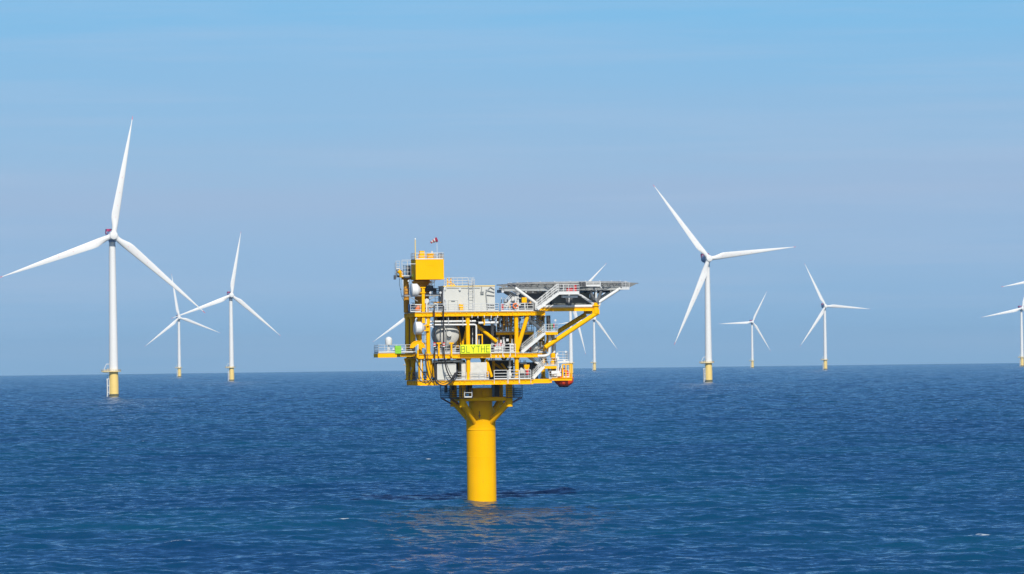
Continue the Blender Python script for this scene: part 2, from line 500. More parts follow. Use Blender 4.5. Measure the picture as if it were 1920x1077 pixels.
def blade_mesh(mb, r0, r1, ns=26):
    """a tapered twisted aerofoil along +Z, leading edge towards +X, upwind side -Y"""
    n = 16
    prof = []
    for i in range(n):
        t = 2*math.pi*i/n
        prof.append((math.cos(t), math.sin(t)))
    vs, fs = [], []
    for k in range(ns+1):
        z = r0 + (r1-r0)*k/ns
        u = z/77.0
        if u < 0.045: c, th, mixv = 3.4, 3.4, 0.0
        else:
            s = (u-0.045)/0.955
            grow = min(1.0, s/0.14); grow = grow*grow*(3-2*grow)
            c = 3.4 + 2.1*grow
            c *= max(0.0, 1 - max(0.0, s-0.12)/0.88)**0.80 if s > 0.12 else 1.0
            c = max(c, 0.55) if s < 0.985 else max(0.28, 0.55*(1-(s-0.985)/0.03))
            th = 3.4*(1-grow) + c*0.24*grow
            th = min(th, c)
            mixv = grow
        tw = R(16)*(1-u)**2*mixv + R(3)
        off = 0.18*c*mixv
        pre = 2.5*u*u
        for (a, b) in prof:
            x = a*c/2
            y = b*th/2
            if mixv > 0:
                te = (1 - a)/2
                y *= (1-mixv) + mixv*(0.25+0.75*(1-te)**0.6)*(1.25 if b < 0 else 0.75)
            x -= off
            X_ = x*math.cos(tw) - y*math.sin(tw)
            Y_ = x*math.sin(tw) + y*math.cos(tw)
            vs.append((X_, Y_+pre, z))
    for k in range(ns):
        for i in range(n):
            fs.append((k*n+i, k*n+(i+1) % n, (k+1)*n+(i+1) % n, (k+1)*n+i))
    fs.append(tuple(range(n-1, -1, -1))); fs.append(tuple(range(ns*n, (ns+1)*n)))
    mb.add(vs, fs)

HUB_Z, HUB_Y = 104.0, -5.2
def make_turbine():
    e = T_root('wind_turbine', (0,0,0), 0)
    mb = MB(); mb.lathe([(3.25,-8),(3.25,1.9)], n=40); mb.build('tidal_band', 'weed', tp := MB().lathe([(3.05,1.8),(3.05,8.5),(2.85,15.9),(2.85,16.2)], n=48).build('transition_piece', 'turbine_yellow', e))
    # boat landing on the side of the transition piece
    bl = MB()
    for dx in (-0.9, 0.9):
        bl.tube((-4.3, dx, -2.0), (-4.3, dx, 11.8), 0.30, 10)
        bl.pipe([(-4.3, dx, 11.6), (-3.0, dx, 11.6)], 0.22)
        bl.pipe([(-4.3, dx, 3.0), (-3.0, dx, 3.0)], 0.22)
        bl.pipe([(-4.3, dx, 7.2), (-3.0, dx, 7.2)], 0.22)
    bl.build('boat_landing', 'white', e)
    ld = MB(); ld.ladder((-3.55, 0, 1.0), (-3.35, 0, 15.8), (0,1,0), 0.8)
    for dy in (-1.25,):
        ld.tube((-3.15, dy, 1.5), (-3.1, dy, 11.0), 0.16, 8)
    ld.build('ladder', 'white', e)
    # work platform
    pf = MB()
    n = 36
    pts = []
    for i in range(n):
        t = 2*math.pi*i/n
        rr = 4.7
        x, y = rr*math.cos(t), rr*math.sin(t)
        if x < 0: x *= 1.0 + 0.72*(abs(math.cos(t))**2)
        pts.append((x, y, 16.2))
    pf.prism(pts, (0,0,0.38))
    for sgn in (-1, 1):
        pf.beam((-7.0, sgn*1.2, 16.1), (-2.7, sgn*1.0, 15.4), 0.25, 0.35)
    wp = pf.build('work_platform', 'turbine_yellow', e)
    rl = MB(); rl.rail([(p[0]*0.985, p[1]*0.985, 16.58) for p in pts]+[(pts[0][0]*0.985, pts[0][1]*0.985, 16.58)], gap=1.2, r=0.05, toe=False)
    rl.build('guardrail', 'turbine_yellow', wp)
    dv = MB(); dv.tube((-6.3, -1.4, 16.58), (-6.3, -1.4, 18.6), 0.22); dv.pipe([(-6.3,-1.4,18.2), (-4.9,-1.6,21.2), (-3.0,-1.8,21.2)], 0.20)
    dv.box((-6.6,-1.7,16.58), (-6.0,-1.1,17.4))
    dv.build('davit_crane', 'white', wp)
    bx = MB(); bx.box((-4.4,-1.2,16.58), (-3.3,0.1,18.3)); bx.box((-5.4,0.6,16.58),(-4.6,1.4,17.6)); bx.build('cabinet', 'steel', wp)
    # identification panel, plain (numbers cannot be read in the photograph)
    # tower in cans with faint flanges
    prof = [(2.82, 16.58)]
    for z in (38.0, 64.0, 90.0):
        t = (z-16.58)/(100-16.58); r_ = 2.98 + (2.05-2.98)*t
        prof += [(r_, z-0.12), (r_+0.035, z-0.1), (r_+0.035, z+0.1), (r_, z+0.12)]
    prof = [(2.98,16.58)]+prof[1:]+[(2.05, 100.2)]
    tw = MB(); tw.lathe(prof, n=48); tw.build('tower', 'turbine', e)
    dr = MB(); dr.box((0.5,-3.06,17.2),(1.5,-2.6,19.4)); dr.build('door', 'turbine', e)
    # nacelle: a barrel along Y with a flat hoist deck
    nc = MB()
    nc.lathe([(2.5,-3.0),(3.15,-2.8),(3.25,0.0),(3.25,3.0),(3.2,7.2),(2.7,9.6),(1.2,10.6)], base=(0,0,HUB_Z-0.1), axis=(0,1,0), n=32)
    nc.lathe([(2.35,100.0),(2.4,101.6)], n=32)
    na = nc.build('nacelle', 'nacelle', e)
    hd = MB()
    hd.box((-2.9, 4.2, HUB_Z+3.0), (2.9, 9.8, HUB_Z+3.25))
    for a, b in (((-2.9,4.2),(2.9,4.2)), ((2.9,4.2),(2.9,9.8)), ((2.9,9.8),(-2.9,9.8)), ((-2.9,9.8),(-2.9,4.2))):
        hd.prism([(a[0],a[1],HUB_Z+3.25), (b[0],b[1],HUB_Z+3.25), (b[0],b[1],HUB_Z+4.6), (a[0],a[1],HUB_Z+4.6)], Vector((0.03,0.03,0)))
    hd.box((-3.2,5.5,HUB_Z+1.2),(-2.9,8.5,HUB_Z+3.2))
    hd.box((-1.4, 1.4, HUB_Z+3.1), (0.6, 3.6, HUB_Z+4.4))
    hd.build('hoist_deck', 'magenta', na)
    an = MB(); an.tube((-2.2,9.0,HUB_Z+3),( -2.2,9.0,HUB_Z+6.0),0.07,6); an.tube((1.9,9.0,HUB_Z+3),(1.9,9.0,HUB_Z+5.6),0.07,6); an.tube((-2.2,8.4,HUB_Z+5.6),(-2.2,9.6,HUB_Z+5.6),0.06,6)
    an.build_each('wind_vane', 'white', na)
    # hub / spinner
    hb = MB()
    hb.lathe([(2.0,2.2),(2.75,1.6),(2.95,0.4),(2.9,-0.9),(2.68,-1.9),(2.45,-2.35),(1.9,-2.6),(0.5,-2.72)], base=(0,HUB_Y,HUB_Z), axis=(0,1,0), n=32)
    for k in range(3):
        a = 2*math.pi*k/3
        d = Vector((math.sin(a),0,math.cos(a)))
        hb.lathe([(1.95,0.6),(1.95,2.9),(1.82,3.05)], base=(0,HUB_Y,HUB_Z), axis=d, n=24)
    hb_o = hb.build('hub', 'turbine', e, off=Vector((0,HUB_Y,HUB_Z)))
    hb_o.location = (0,HUB_Y,HUB_Z)
    for k in range(3):
        bm_ = MB(); blade_mesh(bm_, 2.9, 76.2)
        bo = bm_.build('blade', 'turbine', e, off=Vector((0,0,0)))
        bo.location = (0,HUB_Y,HUB_Z)
        bt = MB(); blade_mesh(bt, 76.2, 78.2, ns=6)
        bt.build('blade_tip', 'tip_red', bo, off=Vector((0,0,0)))
        dt = MB()
        for z in (12.0, 19.5, 28.0, 38.0):
            u = z/77; y_ = 2.5*u*u
            dt.lathe([(0.001,-0.001),(0.17,0.0),(0.17,0.3)], base=(-0.6, y_-(0.86-0.62*u)-0.25, z), axis=(0,1,0), n=10)
        dt.build_each('lightning_receptor', 'tip_red', bo, off=Vector((0,0,0)))
    return e

def copy_tree(o, parent=None):
    c = o.copy(); COL.objects.link(c)
    if parent: c.parent = parent
    for ch in o.children: copy_tree(ch, c)
    return c

def ray(px, py):
    d = Vector(((px-960.0)/F_PX, -(py-538.5)/F_PX, -1.0))
    return (CAM_ROT.to_3x3() @ d)
def project(p):
    v = CAM_ROT.to_3x3().transposed() @ (Vector(p)-CAM)
    return 960+F_PX*v.x/-v.z, 538.5-F_PX*v.y/-v.z

def sea_z(x, y): return -(x*x+y*y)/(2*EARTH)
def place_turbine(bx, hub_y):
    lo, hi = 0.2, 4.0
    for _ in range(50):
        s = (lo+hi)/2
        Yd = F_PX/s
        X_ = Yd*(bx-960)/F_PX
        for _i in range(8):
            q = project((X_, Yd, sea_z(X_, Yd)))
            X_ += (bx-q[0])/s
        py = project((X_, Yd, sea_z(X_, Yd)+HUB_Z))[1]
        if py < hub_y: hi = s
        else: lo = s
    return X_, Yd, sea_z(X_, Yd)

TURBINES = [
    (213.6, 442.4, 10.2, 'tallest white wind turbine, the nearest one, standing farthest left of all'),
    (434.5, 554.0, 9.6, 'second largest white wind turbine left of the yellow platform, one blade almost upright'),
    (336.5, 596.0, 350.8, 'white wind turbine overlapped by the tip of the nearest turbine, smallest of the left trio'),
    (1329.0, 485.5, 323.0, 'large white wind turbine with a level blade, nearest one right of the yellow platform'),
    (1071.0, 567.5, 44.0, 'white wind turbine with its hub hidden behind the helideck, tower under the yellow brace'),
    (1114.8, 598.0, 22.7, 'white wind turbine whose hub shows just below the yellow helideck girder end'),
    (1411.0, 604.0, 27.4, 'small white wind turbine right of the big level bladed one, its blade pointing level leftwards'),
    (1547.8, 574.5, 334.0, 'white wind turbine with a slightly drooping level blade, right of the small one'),
    (1916.5, 578.5, 18.7, 'white wind turbine cut by the right edge of the photo, its tower just inside'),
    (2012.0, 509.0, 18.7, 'wind turbine of which only one white blade tip enters at the right edge'),
    (764.0, 593.0, 354.2, 'white wind turbine hidden behind the yellow platform, two blades showing at its left side'),
]
proto = make_turbine()
for i, (bx, hy, th, lab) in enumerate(TURBINES):
    o = proto if i == 0 else copy_tree(proto)
    o.location = place_turbine(bx, hy)
    o.rotation_euler = (0, 0, TW_YAW)
    tag(o, lab, 'wind turbine', 'wind turbines of the offshore wind farm')
    k = 0
    for ch in sorted(o.children, key=lambda c: c.name):
        if ch.name.startswith('blade'):
            ch.rotation_euler = (0, R(th+120*k), 0); k += 1
        elif ch.name.startswith('hub'):
            ch.rotation_euler = (0, R(th), 0)
    q = project(o.location)
    print('turbine', i, 'dist %.0f' % o.location.y, 'base px %.1f %.1f' % q)
# ------------------------------------------------------------------ the yellow platform: local frame
# x along its front face, y into the depth, z up from the water; origin on the pile axis
YAW = R(9.5)
_r = ray(903.3, 941.0); _t = -20.8/_r.z
PB = CAM + _r*_t                      # pile axis at the water line
PB.y += 2.1                           # the pixel shows the near side of the pile
PB.z = 0.0
P_ROT = Matrix.Rotation(YAW, 3, 'Z')
PO = Vector((0.0, 2.7, 0.0))          # the decks reach further forward than backward of the pile
PB -= P_ROT @ PO
P_INV = P_ROT.transposed()
def L(px, py, y):
    """measured point of the photograph, at local depth y, in platform metres"""
    c = P_INV @ (CAM - PB); d = P_INV @ ray(px, py)
    t = (y - c.y)/d.y
    return c + d*t
def PX(px, y, py=650): return L(px, py, y).x
def PZ(py, y, px=903): return L(px, py, y).z

def proot(name, base, label, cat, group=None):
    """an Empty standing on the platform at local point base"""
    e = bpy.data.objects.new(name, None)
    e.empty_display_size = 0.5
    COL.objects.link(e)
    base = Vector(base)
    e.location = PB + P_ROT @ base
    e.rotation_euler = (0, 0, YAW)
    ROOT[e.name] = base
    tag(e, label, cat, group)
    return e

Z1, Z2, Z3 = PZ(712, -5.5), PZ(662.5, -5.5), PZ(584, -5.5)     # the three deck tops
YF, YB = -5.5, 5.5
XL = PX(783, YF, 720)
XR = PX(1074, YF, 712)
XM = PX(1040, YF)
print('decks', Z1, Z2, Z3, 'x', XL, XR, XM)

pf = proot('offshore_platform', (0,0,0), 'tall yellow gas platform of three open decks standing on one thick pile in the sea', 'platform')

# pile and leg stubs
mp_ = MB()
mp_.lathe([(2.14,-6),(2.14,PZ(858.6,-2)),(2.165,PZ(858.2,-2)),(2.165,PZ(857.8,-2)),(2.14,PZ(857.4,-2)),(2.14,PZ(808,-2)),(2.19,PZ(807.4,-2)),(2.19,PZ(806.0,-2)),(2.14,PZ(805.4,-2)),(2.14,11.9),(2.155,11.93),(2.14,11.96),(2.14,13.0),(1.72,13.9),(1.72,16.6)], n=64)
pile = mp_.build('monopile', 'pile_yellow', pf, off=-PO)
mh = MB(); mh.lathe([(0.62,0),(0.62,0.10),(0.55,0.14)], base=(0.45,-1.66,15.85), axis=(0.22,-1,0), n=20); mh.build('manhole_cover', 'yellow', pile, off=-PO)
hk = MB(); hk.pipe([(-0.55,-2.12,13.2),(-0.55,-2.35,13.0),(-0.55,-2.35,12.2)],0.05); hk.box((-0.75,-2.3,12.5),(-0.35,-2.12,12.58)); hk.build('anode_bracket','dark',pile, off=-PO)
for k in range(3):
    a = R(250 + 40*k)
SX, SY = 3.45, 4.25
for sx in (-1, 1):
    for sy in (-1, 1):
        c = Vector((sx*SX + 0.1, sy*SY, 0))
        lg = MB(); lg.tube(c+Vector((0,0,13.85)), c+Vector((0,0,Z1-0.5)), 0.50, 24)
        lg.lathe([(0.54,0),(0.54,0.12)], base=c+Vector((0,0,15.2)), n=24)
        lg.build('leg', 'yellow', pf, off=-PO)
        br = MB(); br.tube(c+Vector((0,0,14.6)), Vector((sx*1.2, sy*1.45, 11.6)), 0.46, 20); br.build('brace', 'yellow', pf, off=-PO)
        hb = MB(); hb.tube(c+Vector((0,0,15.0)), Vector((sx*1.1, sy*1.3, 14.9)), 0.30, 16); hb.build('brace', 'yellow', pf, off=-PO)
for sy in (-1, 1):
    b = MB(); b.tube((-SX, sy*SY, 15.0), (SX, sy*SY, 15.0), 0.30, 16); b.build('ring_beam', 'yellow', pf, off=-PO)
for sx in (-1, 1):
    b = MB(); b.tube((sx*SX, -SY, 15.0), (sx*SX, SY, 15.0), 0.30, 16); b.build('ring_beam', 'yellow', pf, off=-PO)

# inspection walkway slung under the lowest deck
aw = MB()
wz = PZ(746, -4.9)
ax0, ax1 = PX(825, 8.6, 740), PX(978, -2.4, 740)
for a, b in (((ax0,-5.6),(ax0+2.9,5.4)), ((ax1-2.2,-5.6),(ax1,5.4))):
    aw.box((a[0],a[1],wz-0.1), (b[0],b[1],wz))
aw.box((ax0+2.9,-6.4,wz-0.1),(PX(887,-4.4),-5.5,wz))
aw.box((ax0+2.9,3.8,wz-0.1),(ax1-2.2,5.4,wz))
wk = aw.build('access_walkway', 'shade_navy', pf, off=-PO)  # near-black tone stands in for the shadow of the deck above
rl = MB(); rl.rail([(ax0+2.9,-5.6,wz),(ax0,-5.6,wz),(ax0,5.4,wz),(ax1,5.4,wz),(ax1,-5.6,wz),(ax1-2.2,-5.6,wz)], r=0.036, h=1.3, gap=1.2, levels=(0.28,0.55,0.83,1.1), toe=False)
rl.rail([(PX(887,-4.4),-6.4,wz),(ax0+2.9,-6.4,wz)], r=0.035, h=1.25)
for x in (ax0, ax0+1.4, ax1-1.3, ax1):
    for y in (-5.6, 5.4): rl.tube((x,y,wz),(x,y,Z1-0.6),0.05,6)
rl.build('guardrail', 'shade_navy', wk, off=-PO)
bk = MB()
for x0, x1 in ((ax0,-SX-0.3),(ax1,SX+0.3)):
    for y in (-5.5,-3.6,3.5,5.3):
        bk.tube((x0,y,wz-0.1),(x1,y*0.75,wz-1.0),0.06,6)
bk.build_each('support_bracket', 'brown_red', wk, off=-PO)
sc2 = MB()
xa, xb = PX(872,-4.8,740), PX(886,-4.8,740)
sc2.box((xa,-6.9,wz+0.05),(xb,-6.3,wz+0.2)); sc2.tube((xa,-6.9,wz+0.2),(xa,-6.9,wz+1.0),0.05,6); sc2.tube((xb,-6.9,wz+0.2),(xb,-6.9,wz+1.0),0.05,6); sc2.tube((xa,-6.9,wz+0.75),(xb,-6.9,wz+0.75),0.05,6)
sc2.build('gate', 'white', wk, off=-PO)
dk = MB()     # dark boxes and cable trays hanging under the deck
rngp = random.Random(4)
for x0, x1, y0, y1, z0 in ((PX(837,1.6),PX(841,1.6),0.5,1.5,16.0),(PX(880,1),PX(889,1),0.5,2.5,15.7),(PX(930,1),PX(939,1),0,3,15.1),(PX(850,2),PX(856,2),1.5,2.5,16.3)):
    dk.box((x0,y0,z0),(x1,y1,Z1-0.75))
dk.build_each('cable_housing', 'dark', pf, off=-PO)

# decks: plate, edge girders, floor beams
def deck(x0, x1, y0, y1, z, gh=0.66, sides='FBLR', step=2.4):
    d = MB(); d.box((x0+0.05,y0+0.05,z-0.09),(x1-0.05,y1-0.05,z)); dd = d.build('deck', 'grating', pf)
    zc = z-0.10-gh/2
    g = MB()
    if 'F' in sides: g.ibeam((x0,y0+0.12,zc),(x1,y0+0.12,zc),gh,0.30)
    if 'B' in sides: g.ibeam((x0,y1-0.12,zc),(x1,y1-0.12,zc),gh,0.30)
    if 'L' in sides: g.ibeam((x0+0.15,y0+0.3,zc),(x0+0.15,y1-0.3,zc),gh,0.30)
    if 'R' in sides: g.ibeam((x1-0.15,y0+0.3,zc),(x1-0.15,y1-0.3,zc),gh,0.30)
    n = int((x1-x0)/0.95)
    if 'F' in sides:
        for i in range(1, n):
            x = x0+(x1-x0)*i/n+0.2*math.sin(i*2.3)
            g.box((x-0.05,y0-0.10,zc+gh/2-0.18-0.12*(i%3==0)),(x+0.05,y0-0.032,zc+gh/2-0.02))
            if i % 4 == 1: g.box((x+0.3,y0-0.06,zc-gh/2+0.03),(x+0.62,y0-0.031,zc-gh/2+0.2))
    g.build('edge_girder', 'yellow', dd)
    f = MB()
    n = max(2, int((x1-x0)/step))
    for i in range(1, n):
        x = x0+(x1-x0)*i/n
        f.ibeam((x,y0+0.3,zc+0.05),(x,y1-0.3,zc+0.05),gh*0.8,0.18,0.04)
    for y in (y0+(y1-y0)*0.33, y0+(y1-y0)*0.66):
        f.beam((x0+0.3,y,zc-0.05),(x1-0.3,y,zc-0.05),0.22,gh*0.7)
    f.build('floor_beam', 'yellow', dd)
    return dd
deck(XL, PX(1000,YF,712), YF, YB, Z1)
d1r = deck(PX(1000,YF,712)+0.02, PX(1036,YF,712), YF+0.6, YB-2.2, Z1-0.02, gh=0.5, sides='FBR')
g = MB(); xq = PX(1036,YF,712)+0.01
zf = Z1-0.12
g.ibeam((xq,YF+0.72,zf),(XR,YF+0.72,zf),0.36,0.3); g.ibeam((XR-0.15,YF+0.88,zf),(XR-0.15,3.2,zf),0.36,0.26); g.ibeam((xq,3.2,zf),(XR,3.2,zf),0.36,0.26)
g.box((xq,YF+0.6,zf+0.19),(XR,YF+1.2,zf+0.23)); g.build('lifeboat_frame','yellow',pf)
deck(XL, PX(1008,YF), YF, YB, Z2, gh=0.60)
deck(PX(1001,YF)+0.4, PX(1031,YF), YF+2.6, YB-0.6, Z2-0.02, gh=0.55)
deck(PX(758,YB,590), PX(1022,YF,590), YF, YB, Z3, gh=0.58)
# deep plate girder under the lifeboat end, tapered at its left
zg = Z1-0.12
g = MB()
xa, xb, xc = PX(995,YF,718), PX(1003,YF,712), PX(1031,YF,716)
g.prism([(xa,YF+0.35,PZ(718.5,YF,1000)),(xc,YF+0.35,PZ(718.5,YF,1030)),(xc,YF+0.35,Z1-0.03),(xb,YF+0.35,Z1-0.03)], (0,0.12,0))
g.box((xa,YF+0.25,PZ(719.2,YF,1000)),(xc,YF+0.6,PZ(718.5,YF,1000)))
g.build('plate_girder', 'yellow', pf)

# columns between decks
def col(x, y, z0, z1, r=0.29):
    c = MB(); c.tube((x,y,z0),(x,y,z1),r,20)
    c.lathe([(r+0.16,0),(r+0.16,0.05),(r+0.01,0.3)], base=(x,y,z0), n=20)
    c.lathe([(r+0.01,-0.3),(r+0.16,-0.05),(r+0.16,0)], base=(x,y,z1), n=20)
    return c.build('column', 'yellow', pf)
c1 = [(PX(803,-4.9),-4.9), (PX(877.5,-4.9),-4.9), (PX(968.5,-4.9),-4.9)]
for x, y in c1:
    col(x, y, Z2, Z3-0.68, 0.31); col(x, y, Z1, Z2-0.70, 0.31)
for x, y in ((PX(765,4.6),4.6), (PX(774,1.5),1.5)):
    col(x, y, Z2, Z3-0.68, 0.36); col(x, y, Z1, Z2-0.70, 0.36)
for x in (PX(788,-4.6),):
    col(x, -4.6, Z1, Z2-0.7, 0.36); col(x, -4.2, Z2, Z3-0.68, 0.30)
for px in (860, 905, 945, 1018):
    x = PX(px, 4.5); col(x, 4.5, Z2, Z3-0.68, 0.30); col(x, 4.5, Z1, Z2-0.70, 0.30)
for px in (935, 958):
    x = PX(px, 1.0); col(x, 1.0, Z2, Z3-0.68, 0.22)
col(PX(1040,-1.5), -1.5, Z1, Z2-0.6, 0.2)
def brc(a, b, r=0.22):
    m_ = MB(); m_.tube(a, b, r, 16); return m_.build('brace', 'yellow', pf)
brc(L(893,610,-3.2), L(931,641,-3.2), 0.26)
brc(L(990,590,-5.0), L(969,658,-5.0), 0.30)
brc(L(760,672,4.4), L(774,712,4.4), 0.24); brc(L(778,672,0.5), L(771,712,0.5), 0.22)
brc(L(912,674,-4.6), L(922,707,-4.6), 0.20); brc(L(912,674,-4.7), L(914.5,707,-4.7), 0.17)
brc(L(806,672,-4.2), L(812,708,-4.2), 0.28); brc(L(925,681,2), L(944,694,2), 0.2)
brc(L(866,655,-3.0), L(876,612,-3.0), 0.18)
brc(L(1020,658,-3.4), L(1032,625,-3.4), 0.2)
for px, ya, yb_, dp, r_ in ((951,590,622,-1.6,0.10),(958,590,622,-1.7,0.13),(944,590,622,-1.5,0.08),(1012,592,655,1.5,0.22),(986,592,622,0.5,0.12),(1026,628,660,-3.6,0.12),(925,672,706,0.5,0.22),(862,672,711,-1.0,0.2),(818,592,655,1.0,0.26),(857,592,655,-0.8,0.2),(868,640,655,-3.2,0.16)):
    m_ = MB(); m_.tube(L(px,ya,dp), Vector((L(px,ya,dp).x, dp, L(px,yb_,dp).z)), r_, 12); m_.build('hanger_post', 'yellow', pf)
brc(L(1016,594,1.5), L(1004,655,1.5), 0.18); brc(L(858,610,-1.2), L(866,655,-1.2), 0.17); brc(L(940,682,1.0), L(962,708,1.0), 0.18); brc(L(1022,670,-1.0), L(1034,708,-1.0), 0.16)
brc(L(771,592,2.0), L(790,655,2.0), 0.22); brc(L(788,592,-1.0), L(771,655,-1.0), 0.2)
# the two long knee braces of the helideck, and its girders
brc(L(1121,586,-3.4), L(1022,652,-4.2), 0.34)
brc(L(1098,590,5.0), L(1030,632,4.6), 0.34)
for yy, tx in ((-3.4, 1123), (5.0, 1108)):
    g = MB()
    a, b = L(1012, 580.5, yy), L(tx-6, 580.5, yy); b.z = a.z
    g.ibeam(a, b, 0.62, 0.42, 0.07)
    g.build('cantilever_girder', 'yellow', pf)
    nd = MB(); c = L(tx-6, 584, yy)
    nd.lathe([(0.45,-0.35),(0.45,0.7),(0.62,0.74),(0.62,0.86),(0.34,0.9),(0.34,1.25)], base=c, n=20)
    nd.box(c+Vector((-0.55,-0.3,-0.4)), c+Vector((0.5,0.3,0.3)))
    nd.build('node_casting', 'yellow', pf)
g = MB(); a, b = L(1117,581,-3.1), L(1102,581,4.7); b.z = a.z; g.ibeam(a, b, 0.6, 0.4); g.build('cantilever_girder','yellow',pf)
# mezzanine and stair landings on the right-hand end
def landing(px0, px1, y0, y1, py, rails):
    x0, x1, z = PX(px0,y0,py), PX(px1,y0,py), PZ(py,y0,(px0+px1)/2)
    d = MB(); d.box((x0,y0,z-0.07),(x1,y1,z)); dd = d.build('landing', 'grating', pf)
    g = MB(); g.beam((x0,y0+0.05,z-0.25),(x1,y0+0.05,z-0.25),0.14,0.36); g.beam((x0,y1-0.05,z-0.25),(x1,y1-0.05,z-0.25),0.14,0.36)
    g.beam((x1-0.06,y0,z-0.25),(x1-0.06,y1,z-0.25),0.12,0.34); g.build('edge_girder','yellow',dd)
    r_ = MB()
    pts = {'F':[(x0,y0,z),(x1,y0,z)], 'R':[(x1,y0,z),(x1,y1,z)], 'B':[(x0,y1,z),(x1,y1,z)], 'L':[(x0,y0,z),(x0,y1,z)]}
    for k in rails: r_.rail(pts[k], gap=1.0, r=0.036)
    r_.build('guardrail','galv',dd)
    return x0, x1, z
landing(1021, 1046, -5.2, -3.2, 622.5, 'FRB')
landing(930, 1001, -1.8, 1.0, 622.5, 'FL')
landing(1018, 1044, -4.2, -1.5, 686, 'FRB')

# guardrails along the deck edges
def guard(pts, h=1.1, m='galv', r=0.038, gap=1.3, drop=0.0):
    g = MB(); g.rail(pts, h=h, r=r, gap=gap)
    if drop:
        a, b = Vector(pts[0]), Vector(pts[-1]); n = max(1, round((b-a).length/gap))
        for i in range(n+1):
            c = a+(b-a)*(i/n); g.tube(c, c-Vector((0,0,drop)), r*0.8, 6)
    return g.build('guardrail', m, pf)
e = 0.12
guard([(PX(835,YF),YF+e,Z1),(PX(874,YF),YF+e,Z1)]); guard([(PX(881,YF),YF+e,Z1),(PX(916,YF),YF+e,Z1)])
for a, b in ((926.5,951),(953,973),(974,995)):
    guard([(PX(a,YF,705),YF-0.08,Z1),(PX(b,YF,705),YF-0.08,Z1)], h=1.3, m='white', r=0.05, drop=0.62)
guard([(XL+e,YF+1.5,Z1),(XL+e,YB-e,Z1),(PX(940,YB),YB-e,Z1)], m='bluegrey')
guard([(PX(1031,YF,705),YF+0.7,Z1),(PX(1046,YF,705),YF+0.7,Z1)])
guard([(PX(812,YF),YF+e,Z2),(PX(862,YF),YF+e,Z2)])
for a, b in ((920,942),(943,956),(957,966)):
    guard([(PX(a,YF),YF-0.08,Z2),(PX(b,YF),YF-0.08,Z2)], h=1.25, m='white', r=0.048, drop=0.55)
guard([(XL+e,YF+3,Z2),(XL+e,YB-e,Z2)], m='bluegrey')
guard([(PX(1010,YF),YF+2.7,Z2),(PX(1030,YF),YF+2.7,Z2),(PX(1030,YF),YB-1,Z2)])
guard([(PX(804,YF,580),YF+e,Z3),(PX(935,YF,580),YF+e,Z3)])
guard([(PX(770,YF,580),YF+e,Z3),(PX(789,YF,580),YF+e,Z3)])
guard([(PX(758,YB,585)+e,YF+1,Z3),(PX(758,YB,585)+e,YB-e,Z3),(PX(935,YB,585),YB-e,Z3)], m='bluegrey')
guard([(PX(940,YF,580),YF+e,Z3),(PX(1000,YF,580),YF+e,Z3)], m='white', r=0.042)

# stairs
def stairs(a, b, y0, y1, m='galv'):
    """a flight from foot a to head b (x, z), between depths y0 and y1"""
    a, b = Vector((a.x,0,a.z)), Vector((b.x,0,b.z))
    s = MB()
    for y in (y0, y1):
        s.beam(a+Vector((0,y,0)), b+Vector((0,y,0)), 0.07, 0.36)
    n = max(4, int(abs(b.z-a.z)/0.21))
    for i in range(1, n):
        c = a+(b-a)*(i/n)
        s.box((c.x-0.13,y0,c.z-0.02),(c.x+0.13,y1,c.z+0.02))
    st = s.build('staircase', m, pf)
    for y in (y0, y1):
        h = MB()
        for dz in (0.48, 0.80, 1.12):
            h.tube(a+Vector((0,y,dz)), b+Vector((0,y,dz)), 0.03, 6)
        k = max(2, int((b-a).length/1.5))
        for i in range(k+1):
            c = a+(b-a)*(i/k)
            h.tube(c+Vector((0,y,0)), c+Vector((0,y,1.12)), 0.036, 6)
        h.build('handrail', 'white' if y == y0 else 'steel', st)
    return st
stairs(L(979,661,-5.3), L(1022,625,-5.3), -5.3, -4.3, 'white')
stairs(L(984,663,-3.3), L(1018,688,-3.3), -3.3, -2.4)
stairs(L(1000,710,-4.6), L(1020,688,-4.6), -4.6, -3.6, 'white')
stairs(L(985,594,-3.0), L(1020,621,-3.0), -3.0, -2.1)
stairs(L(948,577,1.0), L(976,546,1.0), 1.0, 2.0, 'white')

# the balcony on the left of the middle deck
x0, x1 = PX(708.8,-3.0,665), PX(741,-3.0,665)
bz = PZ(661.5,-3.0,720)
d = MB(); d.box((x0,-3.0,bz-0.1),(PX(775,-3.0),1.6,bz)); bal = d.build('balcony', 'grating', pf)
g = MB(); zc = bz-0.42
g.beam((x0,-2.9,zc),(x1,-2.9,zc),0.16,0.62); g.beam((x0+0.06,-2.8,zc),(x0+0.06,1.5,zc),0.16,0.55); g.beam((x0,1.5,zc),(PX(775,-3),1.5,zc),0.16,0.5)
g.beam((x1,-2.4,zc+0.02),(PX(785,-2.4),-2.4,zc+0.02),0.2,0.42); g.box((x1-0.05,-2.95,zc-0.3),(x1+0.25,-2.5,zc+0.3))
for k in range(5): g.beam((x0+0.3+k*0.75,-2.8,zc+0.05),(x0+0.3+k*0.75,1.5,zc+0.05),0.1,0.4)
g.build('edge_girder', 'yellow', bal)
r_ = MB(); r_.rail([(PX(778,-2.9),-2.9,bz),(x0+0.08,-2.9,bz),(x0+0.08,1.5,bz),(PX(760,1.5),1.5,bz)], r=0.034); r_.build('guardrail','galv',bal)

